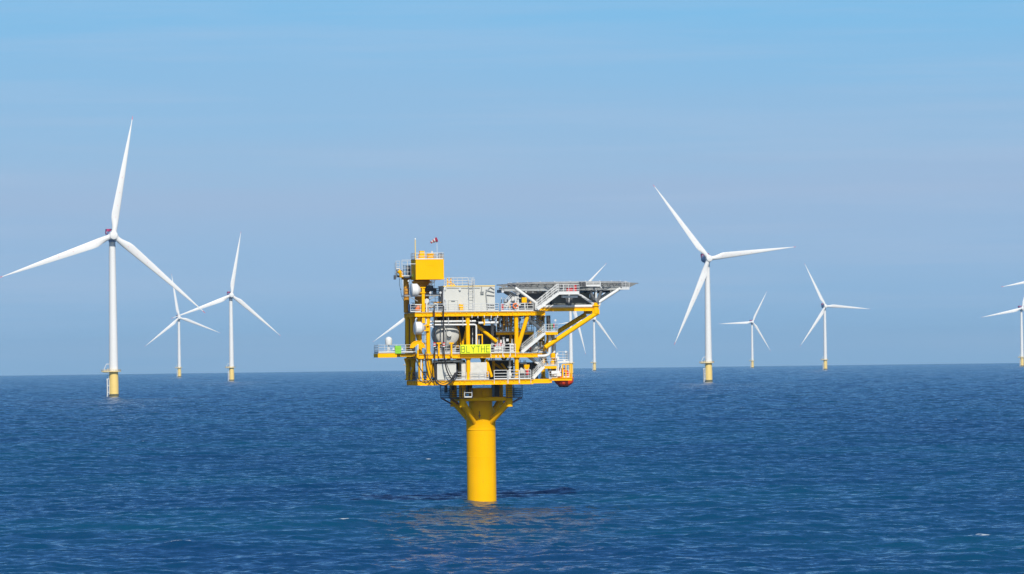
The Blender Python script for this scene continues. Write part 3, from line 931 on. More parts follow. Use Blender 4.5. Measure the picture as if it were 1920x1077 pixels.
# cladding walls and grey steel seen between the decks
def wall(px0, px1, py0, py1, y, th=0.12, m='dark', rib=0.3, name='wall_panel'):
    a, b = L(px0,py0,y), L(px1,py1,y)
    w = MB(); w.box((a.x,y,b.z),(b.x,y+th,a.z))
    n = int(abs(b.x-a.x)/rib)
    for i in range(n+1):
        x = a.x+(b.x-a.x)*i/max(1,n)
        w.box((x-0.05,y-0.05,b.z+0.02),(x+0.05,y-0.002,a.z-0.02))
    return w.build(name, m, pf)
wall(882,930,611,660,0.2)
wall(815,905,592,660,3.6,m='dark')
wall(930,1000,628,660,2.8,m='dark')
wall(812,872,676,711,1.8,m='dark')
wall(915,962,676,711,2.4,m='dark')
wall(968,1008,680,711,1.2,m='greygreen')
cbl = MB(); a = L(924,606,-1.2); b = L(926,650,-1.2)
cbl.box((a.x-0.3,-1.4,b.z),(a.x+0.1,-1.0,a.z)); cbl.build('cable_duct','steel',pf)

# pipework
def pp(pts, r, m='white', name='pipe', bend=None):
    p_ = MB(); p_.pipe(pts, r, 10, bend=bend); return p_.build(name, m, pf)
yq = -5.0
pp([L(800,560,yq), L(800,609.5,yq), L(893,609,yq), L(893,655,yq)], 0.14)
pp([L(801,603.5,yq+0.2), L(892,602.5,yq+0.2)], 0.15)
pp([L(897,606,yq+0.4), L(934,605,yq+0.4)], 0.19)
pp([L(812,679,yq+1), L(850,677.5,yq+1)], 0.12); pp([L(850,677.5,yq+1), L(868,677,yq+1)], 0.2)
pp([L(855,672,yq+0.6), L(912,671,yq+0.6)], 0.08, 'galv'); pp([L(917,676,yq+1.5), L(962,676,yq+1.5)], 0.07, 'galv')
pp([L(790,672,-5.2), L(789,700,-5.2), L(790,719,-5.2), L(796,721,-5.2)], 0.11, 'white')
pp([L(780,610,-4.2), L(779,650,-4.2)], 0.06, 'galv')
pp([L(1031,626,-4.0), L(1030,665,-4.0), L(1021,668,-4.0), L(990,668,-4.0)], 0.22, bend=0.8)
pp([L(1038,627,-2.5), L(1038,662,-2.5)], 0.30, 'white')
pp([L(1041,640,1.0), L(1041,672,1.0)], 0.10, 'dark')
pp([L(1028,592,1.0), L(1029,622,1.0)], 0.32, 'dark')
pp([L(1036,663,-2.5), L(1036,712,-2.5)], 0.16, 'yellow')
for py_ in (668, 682, 700):
    v = MB(); c = L(1037,py_,-2.5); v.lathe([(0.16,-0.5),(0.42,-0.25),(0.42,0.25),(0.16,0.5)], base=c, n=16); v.build('valve_body','yellow',pf)
for px, a, b, r, y, m in ((956,668,711,0.17,-3.6,'white'),(898,612,655,0.07,-2,'galv'),(903,612,655,0.05,-1.5,'steel'),(886,615,655,0.06,-3,'galv'),
                          (910,700,722,0.06,-5.3,'white'),(913,697,722,0.05,-5.2,'rust_shade_yellow'),(841,592,610,0.05,-5.2,'galv'),(868,590,612,0.05,-5.2,'galv'),
                          (905,590,606,0.10,-4.6,'yellow'),(908,588,610,0.12,-4.8,'yellow'),(930,585,612,0.06,-5.3,'galv'),(945,590,610,0.10,-4.0,'rust_shade_yellow'),
                          (760,600,655,0.06,5.0,'dark'),(768,598,655,0.05,4.0,'dark'),(797,612,655,0.05,-4.9,'galv')):
    pp([L(px,a,y), L(px,b,y)], r, m)
vf = MB(); c = L(956,688,-3.6); vf.lathe([(0.36,-0.12),(0.36,0.12)], base=c, n=18); vf.lathe([(0.30,-1.3),(0.30,-0.9)], base=c, n=18); vf.build('flange','white',pf)
# dense runs of small pipe, tray and valve in the shade behind
rg = random.Random(11)
zones = [((935,985),(592,620),(-2.5,2.0),40), ((925,965),(640,657),(-4.5,-1.5),14), ((988,1020),(592,655),(-2.6,3.0),44), ((812,870),(590,604),(-2,2.5),18),
         ((880,930),(592,604),(-3,1.5),16), ((990,1016),(640,655),(-4.2,-2.6),8), ((940,1004),(558,580),(-3.2,-0.5),22), ((806,832),(566,582),(-3.2,-1.0),10), ((770,800),(568,583),(-3.0,-1.0),8), ((955,1010),(676,708),(-3.5,0.8),22), ((820,925),(671,684),(-2.5,0.5),12), ((768,800),(598,655),(-2.5,3.5),10), ((770,800),(675,708),(-3.0,3.0),8)]
mats = ['galv','galv','white','steel','dark','rust_shade_yellow','steel','vessel']
for (xa, xb), (ya, yb), (da, db), n in zones:
    for _ in range(n):
        dep = rg.uniform(da, db); m = rg.choice(mats)
        px, py = rg.uniform(xa, xb), rg.uniform(ya, yb)
        kind = rg.random()
        if kind < 0.42:
            q_ = L(min(xb, px+rg.uniform(5, 20)), py, dep); p0 = L(px, py, dep); q_.z = p0.z
            pts = [p0, q_]
            if rg.random() < 0.6: pts.append(Vector((q_.x, q_.y, p0.z+rg.choice((-1,1))*rg.uniform(0.3,0.8))))
            pp(pts, rg.uniform(0.04, 0.11), m)
        elif kind < 0.72:
            p0 = L(px, ya, dep); q_ = L(px, min(yb, ya+rg.uniform(8, 34)), dep); q_.x = p0.x
            pp([p0, q_, q_+Vector((0, rg.uniform(0.3,1.0), 0))], rg.uniform(0.04, 0.10), m)
        elif kind < 0.88:
            v = MB(); c = L(px, py, dep); r0 = rg.uniform(0.12, 0.24)
            ax = rg.choice(((1,0,0),(0,1,0),(0,0,1)))
            v.lathe([(r0*0.5,-r0*2),(r0,-r0*1.9),(r0,-r0*1.5),(r0*0.55,-r0*1.4),(r0*0.8,0),(r0*0.55,r0*1.4),(r0,r0*1.5),(r0,r0*1.9),(r0*0.5,r0*2)], base=c, axis=ax, n=14)
            v.tube(c, c+Vector((0,0,r0*3)), r0*0.18, 6); v.torus(c+Vector((0,0,r0*3)), r0*1.1, r0*0.14, n=14, m=6)
            v.build('valve', m, pf)
        else:
            v = MB(); c = L(px, py, dep); w, h = rg.uniform(0.2,0.5), rg.uniform(0.25,0.6)
            v.box(c, c+Vector((w, 0.25, h))); v.box(c+Vector((0.03,-0.02,0.03)), c+Vector((w-0.03,0,h-0.03)))
            v.build('junction_box', m, pf)
# brackets and lamps hanging under the deck edges
for px in (885,896,908,921,933):
    v = MB(); c = L(px,591.5,YF+0.05); v.tube(c, c+Vector((0,0,-0.4)), 0.10, 10, r2=0.06); v.build('deck_drain','white',pf)
for px in (930,937,945,955):
    v = MB(); c = L(px,667,YF+0.05); v.tube(c, c+Vector((0,0,-0.4)), 0.08, 10, r2=0.05); v.build('deck_drain','white',pf)

# ------------------------------------------------------------------ machinery housing on its pedestal
yb = -3.6
x0, x1 = PX(779.5,yb,505), PX(832.3,yb,505)
zt, zb = PZ(487.5,yb,805), PZ(523.5,yb,805)
cx = PX(791,0.6,560)
hs = proot('machinery_housing', (cx,0.6,Z3), 'plain yellow box housing raised on a thick round pedestal above the upper deck', 'housing')
m_ = MB(); m_.box((x0,yb,zb),(x1,yb+4.8,zt))
m_.box((x0-0.03,yb-0.03,zb-0.06),(x1+0.03,yb+4.83,zb-0.001)); m_.box((x0-0.03,yb-0.03,zt),(x1+0.03,yb+4.83,zt+0.07))
bd = m_.build('housing_body', 'box_yellow', hs)
pl = MB(); xm = PX(807,yb,500); pl.box((xm-0.55,yb-0.025,PZ(497,yb)),(xm+0.55,yb-0.002,PZ(487.8,yb))); pl.box((xm-0.5,yb-0.05,PZ(497.6,yb)),(xm+0.5,yb-0.002,PZ(497,yb))); pl.build('hatch','box_yellow',bd)
hl = MB(); hl.box((x0-0.05,yb+2.6,PZ(518,yb)),(x0-0.005,yb+3.5,PZ(512,yb))); hl.build('side_lamp','sign_yellow',bd)
lt = MB(); lt.tube((x0-0.9,yb+0.2,PZ(494,yb)),(x0,yb+0.2,PZ(494,yb)),0.05); lt.build('bracket','white',bd)
pz0 = Z3
p_ = MB(); zz = lambda py: PZ(py,0.6,790)
p_.lathe([(1.05,pz0),(1.05,zz(553)),(1.28,zz(551)),(1.28,zz(546)),(1.02,zz(545)),(1.02,zz(542)),(1.32,zz(539)),(1.4,zz(536)),(1.12,zz(535)),(1.15,zz(533)),(1.38,zz(531)),(1.5,zz(528)),(1.2,zz(527)),(1.25,zb-0.06)], base=(cx,0.6,0), n=36)
p_.build('pedestal', 'rust_shade_yellow', hs)  # shade below the housing is put into this darker yellow
r_ = MB(); r_.rail([(x0+.05,yb+.05,zt+.07),(x1-.05,yb+.05,zt+.07),(x1-.05,yb+4.75,zt+.07),(x0+.05,yb+4.75,zt+.07),(x0+.05,yb+.05,zt+.07)], h=PZ(474.5,yb)-zt, r=0.04, gap=1.6, levels=(0.55,1.1)); r_.build('guardrail','galv',hs)
for px, w, top, y in ((791,0.52,476,yb+1.8),(807,0.52,475,yb+0.9)):
    d = MB(); x = PX(px,y,480); d.lathe([(w,0),(w,0.45),(w+.04,0.5),(w+.04,0.56),(w,0.6),(w,PZ(top,y)-zt-.07)], base=(x,y,zt+.07), n=24)
    if px == 791: d.box((x-0.35,y-0.3,PZ(476,y)),(x+0.35,y+0.3,PZ(470,y)))
    d.build('drum','box_yellow',hs)
ch = MB(); x = PX(810,yb+1.5,473); ch.tube((x,yb+1.5,zt),(x,yb+1.5,PZ(470,yb)),0.12); ch.build('exhaust_pipe','white',hs)
sb = MB()
for px in (797, 812, 822, 826):
    x = PX(px,yb+2.6,480); sb.box((x,yb+2.4,zt+.07),(x+0.45,yb+2.9,zt+0.9))
sb.build_each('equipment_box','steel',hs)
pw = MB(); zp = PZ(554,-1.6,795)
for px0_, px1_ in ((758,782),(796,824)):
    pw.box((PX(px0_,-1.6,554),-1.7,zp-0.12),(PX(px1_,-1.6,554),1.4,zp))
pw.box((PX(780,-1.6,554),-1.7,zp-0.12),(PX(798,-1.6,554),-0.75,zp))
pw.tube((PX(783,-1.6,564),-1.6,PZ(564,-1.6)),(PX(766,-1.6,556),-1.6,zp-0.1),0.06); pw.tube((PX(800,-1.6,564),-1.6,PZ(564,-1.6)),(PX(818,-1.6,556),-1.6,zp-0.1),0.06)
wy = pw.build('walkway','steel',hs)
r_ = MB(); r_.rail([(PX(796,-1.6,554),-1.65,zp),(PX(824,-1.6,554),-1.65,zp),(PX(824,-1.6,554),1.35,zp),(PX(800,-1.6,554),1.35,zp)], r=0.035, h=1.0); r_.build('guardrail','bluegrey',wy); r_ = MB(); r_.rail([(PX(758,-1.6,554),-1.65,zp),(PX(772,-1.6,554),-1.65,zp)], h=1.0)
r_.build('guardrail','bluegrey',wy)
ld = MB(); ld.ladder((PX(811,-0.6,545),-0.6,PZ(553,-0.6)),(PX(812,-0.6,524),-0.6,zb),(1,0,0),0.45)
for k in range(3): ld.beam((PX(802+k*3,-1.4,536),-1.4,PZ(535,-1.4)),(PX(810+k*3,-1.4,526),-1.4,PZ(525,-1.4)),0.08,0.08)
ld.build('ladder','galv',hs)
ld = MB(); ld.ladder((PX(819,0.5,582),0.5,Z3),(PX(819,0.5,556),0.5,zp),(1,0,0),0.5); ld.build('ladder','galv',hs)
ec = MB(); ec.lathe([(0.5,0),(0.55,0.4),(0.5,0.8)], base=(PX(806,-0.9,545),-0.9,PZ(545,-0.9)), n=18); ec.box((PX(812,-0.8,554),-1.0,zp),(PX(818,-0.8,554),-0.5,zp+1.0)); ec.build('motor','bluegrey',hs)
wbx = MB(); x = PX(800,-2.7,560); wbx.box((x-0.28,-2.9,PZ(568,-2.7)),(x+0.28,-2.6,PZ(560,-2.7))); wbx.build('control_box','white',hs)

# access tower behind the housing
tx, ty = PX(762,2.5,560), 2.5
tw_ = proot('access_tower', (tx,ty,Z3), 'shaded yellow post with a railed lookout platform, left of the yellow box', 'access tower')
m_ = MB(); m_.tube((tx,ty,Z3),(tx,ty,PZ(523,ty,762)),0.42,18); m_.beam((PX(753,ty,521),ty,PZ(521,ty)),(PX(776,ty,521),ty,PZ(521,ty)),0.35,0.35)
for py in (535,545,556,566,574): m_.box((tx-0.2,ty-0.5,PZ(py,ty)),(tx+0.15,ty-0.3,PZ(py-5,ty)))
m_.build('post','rust_shade_yellow',tw_)
zl = PZ(519,ty,765); m_ = MB(); m_.box((PX(755,ty,519),ty-1.8,zl-0.25),(PX(772,ty,519),ty+1.2,zl)); 
for px in (756,759,762,765,768): m_.box((PX(px,ty,519),ty-0.2,zl),(PX(px,ty,519)+0.07,ty-0.1,zl+1.7))
m_.box((PX(763,ty,510),ty,zl),(PX(770,ty,510),ty+0.8,zl+1.6)); m_.build('platform_floor','bluegrey',tw_)
m_ = MB(); m_.rail([(PX(754,ty-1.8,519),ty-1.8,zl),(PX(775,ty-1.8,519),ty-1.8,zl)], h=2.4, levels=(0.3,0.55,0.82,1.1), gap=0.8); m_.rail([(PX(754,ty+1,519),ty+1.2,zl),(PX(775,ty+1,519),ty+1.2,zl)], h=2.3, gap=0.9)
m_.build('guardrail','galv',tw_); m_ = MB(); m_.rail([(PX(742.5,ty,525),ty-0.4,PZ(521,ty)),(PX(742.5,ty,525),ty+0.8,PZ(521,ty))], h=2.3); m_.build('guardrail','steel',tw_); m_ = MB(); m_.rail([(PX(742,ty,525),ty-0.4,PZ(504,ty)),(PX(749,ty,525),ty-0.4,PZ(504,ty))], h=1.2, gap=0.5)
m_.build('guardrail','galv',tw_)
m_ = MB(); m_.beam((PX(741,ty,518),ty,PZ(517,ty)),(PX(757,ty,518),ty,PZ(517,ty)),0.3,0.3); m_.tube((PX(744,ty,505),ty,PZ(517,ty)),(PX(744,ty,505),ty,PZ(503,ty)),0.08); m_.tube((PX(744,ty,504),ty,PZ(503,ty)),(PX(756,ty,508),ty,PZ(508,ty)),0.06)
m_.box((PX(738.5,ty,520),ty-0.3,PZ(523,ty)),(PX(742,ty,520),ty+0.3,PZ(515,ty))); m_.build('boom_arm','bluegrey',tw_)
m_ = MB(); m_.pipe([L(747,508,ty-0.6),L(752,513,ty-0.6),L(753,521,ty-0.6)],0.30,12); m_.build('hose_guide','box_yellow',tw_)
m_ = MB(); m_.sweep([L(749,522,ty-0.3),L(749,535,ty-0.3),L(751,543,ty-0.3),L(753,556,ty-0.3),L(758,566,ty-0.3)],0.03,6); m_.box(L(750.5,543.5,ty-0.4),L(752,542,ty-0.2)); m_.build('rope','black',tw_)

# whip antenna and windsock
b0 = (x0-0.05,yb-0.15,zt)
an = proot('whip_antenna', b0, 'thin cream whip antenna mast clamped to the corner of the yellow box', 'antenna')
m_ = MB(); m_.tube(b0, (x0-0.05,yb-0.15,PZ(449,yb,780)),0.085,10,r2=0.07); m_.build('mast','turbine_yellow',an)
m_ = MB(); m_.lathe([(0.05,0),(0.10,0.05),(0.10,0.2),(0.04,0.3)], base=(x0-0.05,yb-0.15,PZ(450.5,yb,780)), n=12); m_.build('antenna_tip','white',an)
wx = PX(819.5,yb+0.6,470); wb = (wx,yb+0.6,zt+.07)
ws = proot('windsock', wb, 'red and white windsock on a thin pole above the yellow box', 'windsock')
m_ = MB(); m_.tube(wb,(wx,yb+0.6,PZ(449,yb,819)),0.035,8); m_.build('pole','white',ws)
def sock(parts, name, m):
    s = MB()
    for a, b in parts:
        c0 = Vector((wx,yb+0.55,PZ(449.2,yb,819))); d0 = Vector((-0.80,0.35,-0.28)).normalized()
        ln = 0.98; f = lambda t: (0.36*(1-t)+0.15*t)
        k = c0 + d0*(a*ln) + Vector((0,0,-0.16*a*a)); k2 = c0 + d0*(b*ln)+Vector((0,0,-0.16*b*b))
        s.tube(k, k2, f(a), 16, r2=f(b))
    return s.build(name, m, ws)
sock([(0.0,0.2),(0.42,0.6),(0.82,1.0)],'sock','sock_red')
sock([(0.2,0.42),(0.6,0.82)],'sock_band','white')

# drum-shaped microwave antennas on a yellow pole
def dish(px, py, y, lab, r=0.95):
    c = L(px,py,y)
    d_ = proot('microwave_antenna', c, lab, 'antenna', 'drum microwave antennas')
    ax = Vector((-1.0,-0.10,0)).normalized()
    m_ = MB(); m_.lathe([(0.25,-0.95),(0.62,-0.72),(r,-0.40),(r,0.42),(r-0.03,0.44),(0.02,0.47)], base=c, axis=ax, n=36); m_.build('drum','white',d_)
    m_ = MB(); k = c - ax*0.9; m_.box(k+Vector((0,-0.18,-0.45)), k+Vector((0.75,0.12,-0.30))); m_.box(k+Vector((0,-0.18,0.30)), k+Vector((0.75,0.12,0.45))); m_.box(k+Vector((0.25,-0.15,-0.45)),k+Vector((0.38,0.1,0.45))); m_.build('mounting_bracket','box_yellow',d_)
    m_ = MB(); m_.torus(c+ax*0.42, r, 0.03, axis=ax, n=36, m=6); m_.build('rim','galv',d_)
mx_ = PX(793.5,-5.1,570)
m_ = MB(); m_.beam((mx_,-5.1,PZ(605,-5.1)),(mx_,-5.1,PZ(540.5,-5.1)),0.42,0.42,up=(0,1,0)); m_.build('antenna_post','box_yellow',pf)
dish(776.5,544.5,-5.3,'white drum antenna on the yellow post beside the raised pedestal, the upper of two',0.95)
dish(783.5,615.5,-5.4,'white drum antenna hanging beside the middle deck, the lower of two',0.92)

# ------------------------------------------------------------------ equipment cabin on the upper deck
yc = -3.8
x0, x1, zt = PX(832,yc,560), PX(928,yc,560), PZ(537.5,yc,880)
ec = proot('equipment_cabin', ((x0+x1)/2,yc+2.6,Z3), 'large cream windowless cabin with roof rails and ladder on the upper deck', 'cabin')
m_ = MB(); m_.box((x0+0.05,yc,Z3+0.12),(x1,yc+5.2,zt))
for i in range(1,6):
    x = x0+(x1-x0)*i/6; m_.box((x-0.012,yc-0.008,Z3+0.15),(x+0.012,yc-0.001,zt-0.05))
cb = m_.build('cabin_body','cream',ec)
m_ = MB(); m_.box((x0-0.05,yc-0.06,zt),(x1+0.02,yc+5.25,zt+0.14)); m_.build('roof','turbine_yellow',ec)
m_ = MB()
dx0, dx1 = PX(841,yc,575), PX(858,yc,575)
m_.box((dx0,yc-0.05,Z3+0.15),(dx1,yc-0.003,PZ(564,yc,850))); m_.build('door','cream',ec)
m_ = MB(); 
for q in ((dx0-0.04,dx0+0.02),(dx1-0.02,dx1+0.04)): m_.box((q[0],yc-0.06,Z3+0.15),(q[1],yc-0.004,PZ(563.5,yc,850)))
m_.box((dx0-0.04,yc-0.07,PZ(564,yc,850)),(dx1+0.04,yc-0.004,PZ(563.4,yc,850))); m_.box((PX(846,yc,564),yc-0.2,PZ(564.8,yc,850)),(PX(853,yc,564),yc-0.075,PZ(563.2,yc,850))); m_.build('door_frame','steel',ec)
m_ = MB(); m_.rail([(PX(838,yc,540),yc+0.1,zt+.14),(PX(878,yc,540),yc+0.1,zt+.14)], h=1.15, r=0.035, toe=False); m_.rail([(PX(886,yc,540),yc+0.1,zt+.14),(PX(889,yc,540),yc+0.1,zt+.14)], h=1.15, toe=False); m_.rail([(PX(838,yc,540),yc+2.5,zt+.14),(PX(889,yc,540),yc+2.5,zt+.14)], h=1.15, r=0.03, toe=False); m_.build('guardrail','galv',ec)
m_ = MB(); lx = PX(882.5,yc,560); m_.ladder((lx,yc-0.25,Z3+0.1),(lx,yc-0.25,PZ(523,yc,882)),(1,0,0),0.62)
for z in (Z3+2.4,Z3+3.2,Z3+4.0): m_.pipe([(lx-0.31,yc-0.25,z),(lx-0.36,yc-0.95,z),(lx+0.36,yc-0.95,z),(lx+0.31,yc-0.25,z)],0.025,6,bend=0.2)
m_.tube((lx+0.5,yc-0.2,Z3),(lx+0.55,yc-0.2,PZ(524,yc,885)),0.04,6); m_.build('ladder','galv',ec)
m_ = MB()
for px in (839.5,846): x = PX(px,yc,530); m_.beam((x,yc+0.3,zt+.14),(x,yc+0.3,PZ(522,yc,840)),0.16,0.16,up=(0,1,0))
m_.beam((PX(839,yc,529),yc+0.3,PZ(528.5,yc)),(PX(846.5,yc,529),yc+0.3,PZ(528.5,yc)),0.1,0.12); m_.beam((PX(847,yc,531),yc+0.3,PZ(530,yc)),(PX(854,yc,537),yc+0.3,zt+.16),0.13,0.13); m_.beam((PX(838,yc,536),yc+0.3,PZ(535.5,yc)),(PX(853,yc,536),yc+0.3,PZ(535.5,yc)),0.15,0.18); m_.build('lifting_frame','box_yellow',ec)
m_ = MB()
q = lambda px, py: L(px,py,yc-0.12)
for a, b in (((911,548),(920,537.5)),((911,549),(914,581)),((911,543.5),(927,548.5)),((912,553),(927,554.5)),((914,571),(927,571.5)),((914,576),(927,576.5)),((919,538),(927,543))):
    m_.tube(q(*a), q(*b), 0.075, 8)
m_.build_each('pipe_bracing','steel',ec)
m_ = MB(); m_.tube(q(903,537),q(903,546),0.06,8); 
for k in range(3): m_.box(q(901,547+k*1.9)+Vector((0,-0.1,-0.07)), q(907,547+k*1.9)+Vector((0,0.1,0.02)))
m_.tube(q(838,540),q(900,540),0.03,6); m_.build('vent_louvre','steel',ec)
m_ = MB(); m_.pipe([q(836,538),q(833,541),q(832,552),q(832.5,580)],0.10,8); m_.pipe([q(833,560),q(836,564),q(836,580)],0.12,8); m_.build('vent_pipe','galv',ec)
m_ = MB(); m_.box((PX(861,yc-0.5,575),yc-0.5,Z3+0.6),(PX(864,yc-0.5,575),yc-0.2,Z3+1.1)); m_.box((PX(862,yc-.5,575),yc-0.45,Z3+0.1),(PX(869,yc-.5,575),yc-0.15,PZ(571,yc))); m_.build('control_box','box_yellow',ec)

# ------------------------------------------------------------------ helideck
hc = Vector((PX(1064,5.0,534), 5.0, 0)); hz_ = PZ(530.0,5.0,1064)
hd = proot('helideck', (hc.x,hc.y,PZ(578,0)), 'round grey aluminium helideck with a sloping safety net, overhanging the platform side', 'helideck')
NS = 16
m_ = MB(); m_.lathe([(8.9,-0.34),(9.0,-0.30),(9.0,0.0),(0.2,0.0)], base=(hc.x,hc.y,hz_), n=NS)
m_.build('deck_plate','alu',hd, sharp=20)
m_ = MB()
for k in range(15):
    y = -8.0+16.0*k/14; w = math.sqrt(max(0.5,8.7**2-y*y))
    m_.ibeam((hc.x-w,hc.y+y,hz_-0.62),(hc.x+w,hc.y+y,hz_-0.62),0.5,0.2,0.04)
m_.build('floor_beam','alu',hd)
m_ = MB()
for k in range(NS):
    a0, a1 = 2*math.pi*k/NS, 2*math.pi*(k+1)/NS
    p0 = hc+Vector((8.9*math.cos(a0),8.9*math.sin(a0),hz_-0.58)); p1 = hc+Vector((8.9*math.cos(a1),8.9*math.sin(a1),hz_-0.58))
    m_.beam(p0,p1,0.12,0.45)
m_.build('edge_beam','steel',hd)
# net frames hinge outward from the rim
m_ = MB(); nb = MB()
NN = 48
for k in range(NN):
    a0, a1 = 2*math.pi*k/NN, 2*math.pi*(k+1)/NN
    f = lambda a, r, z: hc+Vector((r*math.cos(a),r*math.sin(a),hz_+z))
    m_.beam(f(a0,8.95,-0.16),f(a0,10.45,-0.26),0.09,0.10)
    m_.beam(f(a0,10.45,-0.26),f(a1,10.45,-0.26),0.08,0.09)
    m_.beam(f(a0,8.95,-0.86),f(a0,10.1,-0.30),0.10,0.12)
    for j in range(1,8):
        t = j/8; r_ = 8.95+1.5*t; z_ = -0.16-0.10*t
        nb.tube(f(a0,r_,z_),f(a1,r_,z_),0.018,4)
    for j in range(1,6):
        t = a0+(a1-a0)*j/6
        nb.tube(f(t,8.95,-0.16),f(t,10.45,-0.26),0.018,4)
m_.build('net_frame','alu',hd)
nb.build('safety_net','alu_dark',hd)
# perimeter lamps
m_ = MB()
for k in range(24):
    a = 2*math.pi*(k+0.5)/24; c = hc+Vector((8.7*math.cos(a),8.7*math.sin(a),hz_)); m_.lathe([(0.06,0),(0.07,0.06),(0.03,0.1)], base=c, n=10)
m_.build_each('perimeter_lamp','glass',hd)
# support frame below: main beams, truss legs and raking struts
hb = PZ(546,-5,1060)
def strut(a, b, r, m='galv', nm='strut'):
    s = MB(); s.tube(a, b, r, 12); return s.build(nm, m, hd)
for yy, dx in ((-3.4,0),(5.0,0)):
    o_ = 9 if yy > 0 else 0
    b_ = MB(); a1, a2 = L(945-o_,543,yy), L(1168-o_,544,yy); a2.z = a1.z; b_.ibeam(a1,a2,0.52,0.35,0.05); b_.build('main_beam','steel',hd)
    b_ = MB(); a1, a2 = L(1012-o_,575.5,yy), L(1118-o_,573.5,yy); a2.z = a1.z; b_.tube(a1,a2,0.24,14); b_.build('chord','white' if yy<0 else 'galv',hd)
    b_ = MB(); a1, a2 = L(1022-o_,578,yy+0.3), L(1112-o_,577,yy+0.3); a2.z = a1.z; b_.beam(a1,a2,0.25,0.3); b_.build('chord','steel',hd)
    strut(L(1123-o_,567,yy),L(1163-o_,541,yy),0.24,'white')
    strut(L(1117-o_,572,yy),L(1107-o_,547,yy),0.24,'dark_steel'); strut(L(1119-o_,572,yy),L(1127-o_,546,yy),0.24,'dark_steel')
    strut(L(1117.5-o_,572,yy),L(1117.5-o_,544,yy),0.17,'galv')
    strut(L(1066-o_,574,yy),L(1061-o_,557,yy),0.22,'dark_steel'); strut(L(1068-o_,574,yy),L(1072-o_,557,yy),0.22,'dark_steel'); strut(L(1067-o_,574,yy),L(1067-o_,547,yy),0.12,'galv')
    strut(L(1113-o_,570,yy),L(1082-o_,550,yy),0.20,'galv'); strut(L(1004-o_,568,yy),L(966-o_,540,yy),0.24,'white' if yy<0 else 'galv'); strut(L(972-o_,558,yy+1),L(948-o_,544,yy+1),0.20,'steel')
    strut(L(1005-o_,581,yy),L(1005-o_,566,yy),0.22,'white'); strut(L(967-o_,581,yy+0.5),L(967-o_,556,yy+0.5),0.16,'white'); strut(L(971-o_,581,yy+0.7),L(971-o_,556,yy+0.7),0.16,'white')
    strut(L(1014-o_,560,yy+2),L(1014-o_,545,yy+2),0.24,'steel')
for px in (955,1010,1065,1118,1150):
    b_ = MB(); a1 = L(px,545,-3.4); dy_ = math.sqrt(max(4.0, 8.3**2-(a1.x-hc.x)**2)); b_.ibeam((a1.x,5.0-dy_,a1.z+0.02),(a1.x,5.0+dy_,a1.z+0.02),0.45,0.25,0.05); b_.build('cross_beam','steel',hd)
m_ = MB(); c = L(1163,541,-3.4)
m_.box(c+Vector((-0.3,-0.3,-0.2)),c+Vector((1.3,0.4,0.0))); m_.rail([c+Vector((0.2,-0.3,0)),c+Vector((1.3,-0.3,0))],h=0.9,gap=0.5); m_.build('service_step','galv',hd)
# monitor platform with fire kit, reached by the long white stair
la, lb = L(1047,549,-6.9), L(1086,549,-6.9)
m_ = MB(); m_.box((la.x,-6.9,la.z-0.28),(lb.x,-5.6,la.z)); m_.box((la.x+0.7,-6.3,la.z-0.75),(lb.x-0.1,-5.2,la.z-0.42)); mon = m_.build('landing','white',hd)
m_ = MB(); m_.rail([(la.x,-6.88,la.z),(lb.x,-6.88,la.z),(lb.x,-5.6,la.z)],h=1.15,gap=0.8,r=0.04); m_.rail([(la.x,-5.6,la.z),(lb.x,-5.6,la.z)],h=1.15,gap=0.9,r=0.03); m_.build('guardrail','white',mon)
st_a, st_b = L(1008,580,-6.9), la
s = MB()
for y in (-6.9,-5.8): s.beam((st_a.x,y,st_a.z),(la.x,y,la.z-0.12),0.08,0.40)
for i in range(1,13):
    c = Vector((st_a.x,0,st_a.z)).lerp(Vector((la.x,0,la.z)), i/13); s.box((c.x-.13,-6.9,c.z-.02),(c.x+.13,-5.8,c.z+.02))
st_ = s.build('staircase','white',hd)
for y in (-6.9,-5.8):
    h = MB()
    for dz in (0.5,0.88,1.26): h.tube((st_a.x,y,st_a.z+dz),(la.x,y,la.z+dz),0.038,6)
    for i in range(5):
        c = Vector((st_a.x,y,st_a.z)).lerp(Vector((la.x,y,la.z)), i/4); h.tube(c,c+Vector((0,0,1.28)),0.04,6)
    h.build('handrail','white',st_)
# low parapet cabinets along the near rim
m_ = MB(); 
for px0, px1 in ((1087,1090.5),(1093,1098)):
    a, b = L(px0,537,-6.3), L(px1,529,-6.3); m_.box((a.x,-6.3,a.z),(b.x,-5.9,b.z))
m_.build_each('equipment_box','dark',hd)
m_ = MB(); a, b = L(1099,536,-6.3), L(1126,534,-6.3); b.z = a.z
m_.beam(a,b,0.06,0.22); m_.rail([Vector((a.x,a.y,a.z)),Vector((b.x,b.y,a.z))],h=0.5,gap=0.9,toe=False); m_.pipe([L(1125.5,529,-6.3),L(1125.5,538,-6.3),L(1128,540,-6.3)],0.07); m_.build('rim_rail','white',hd)
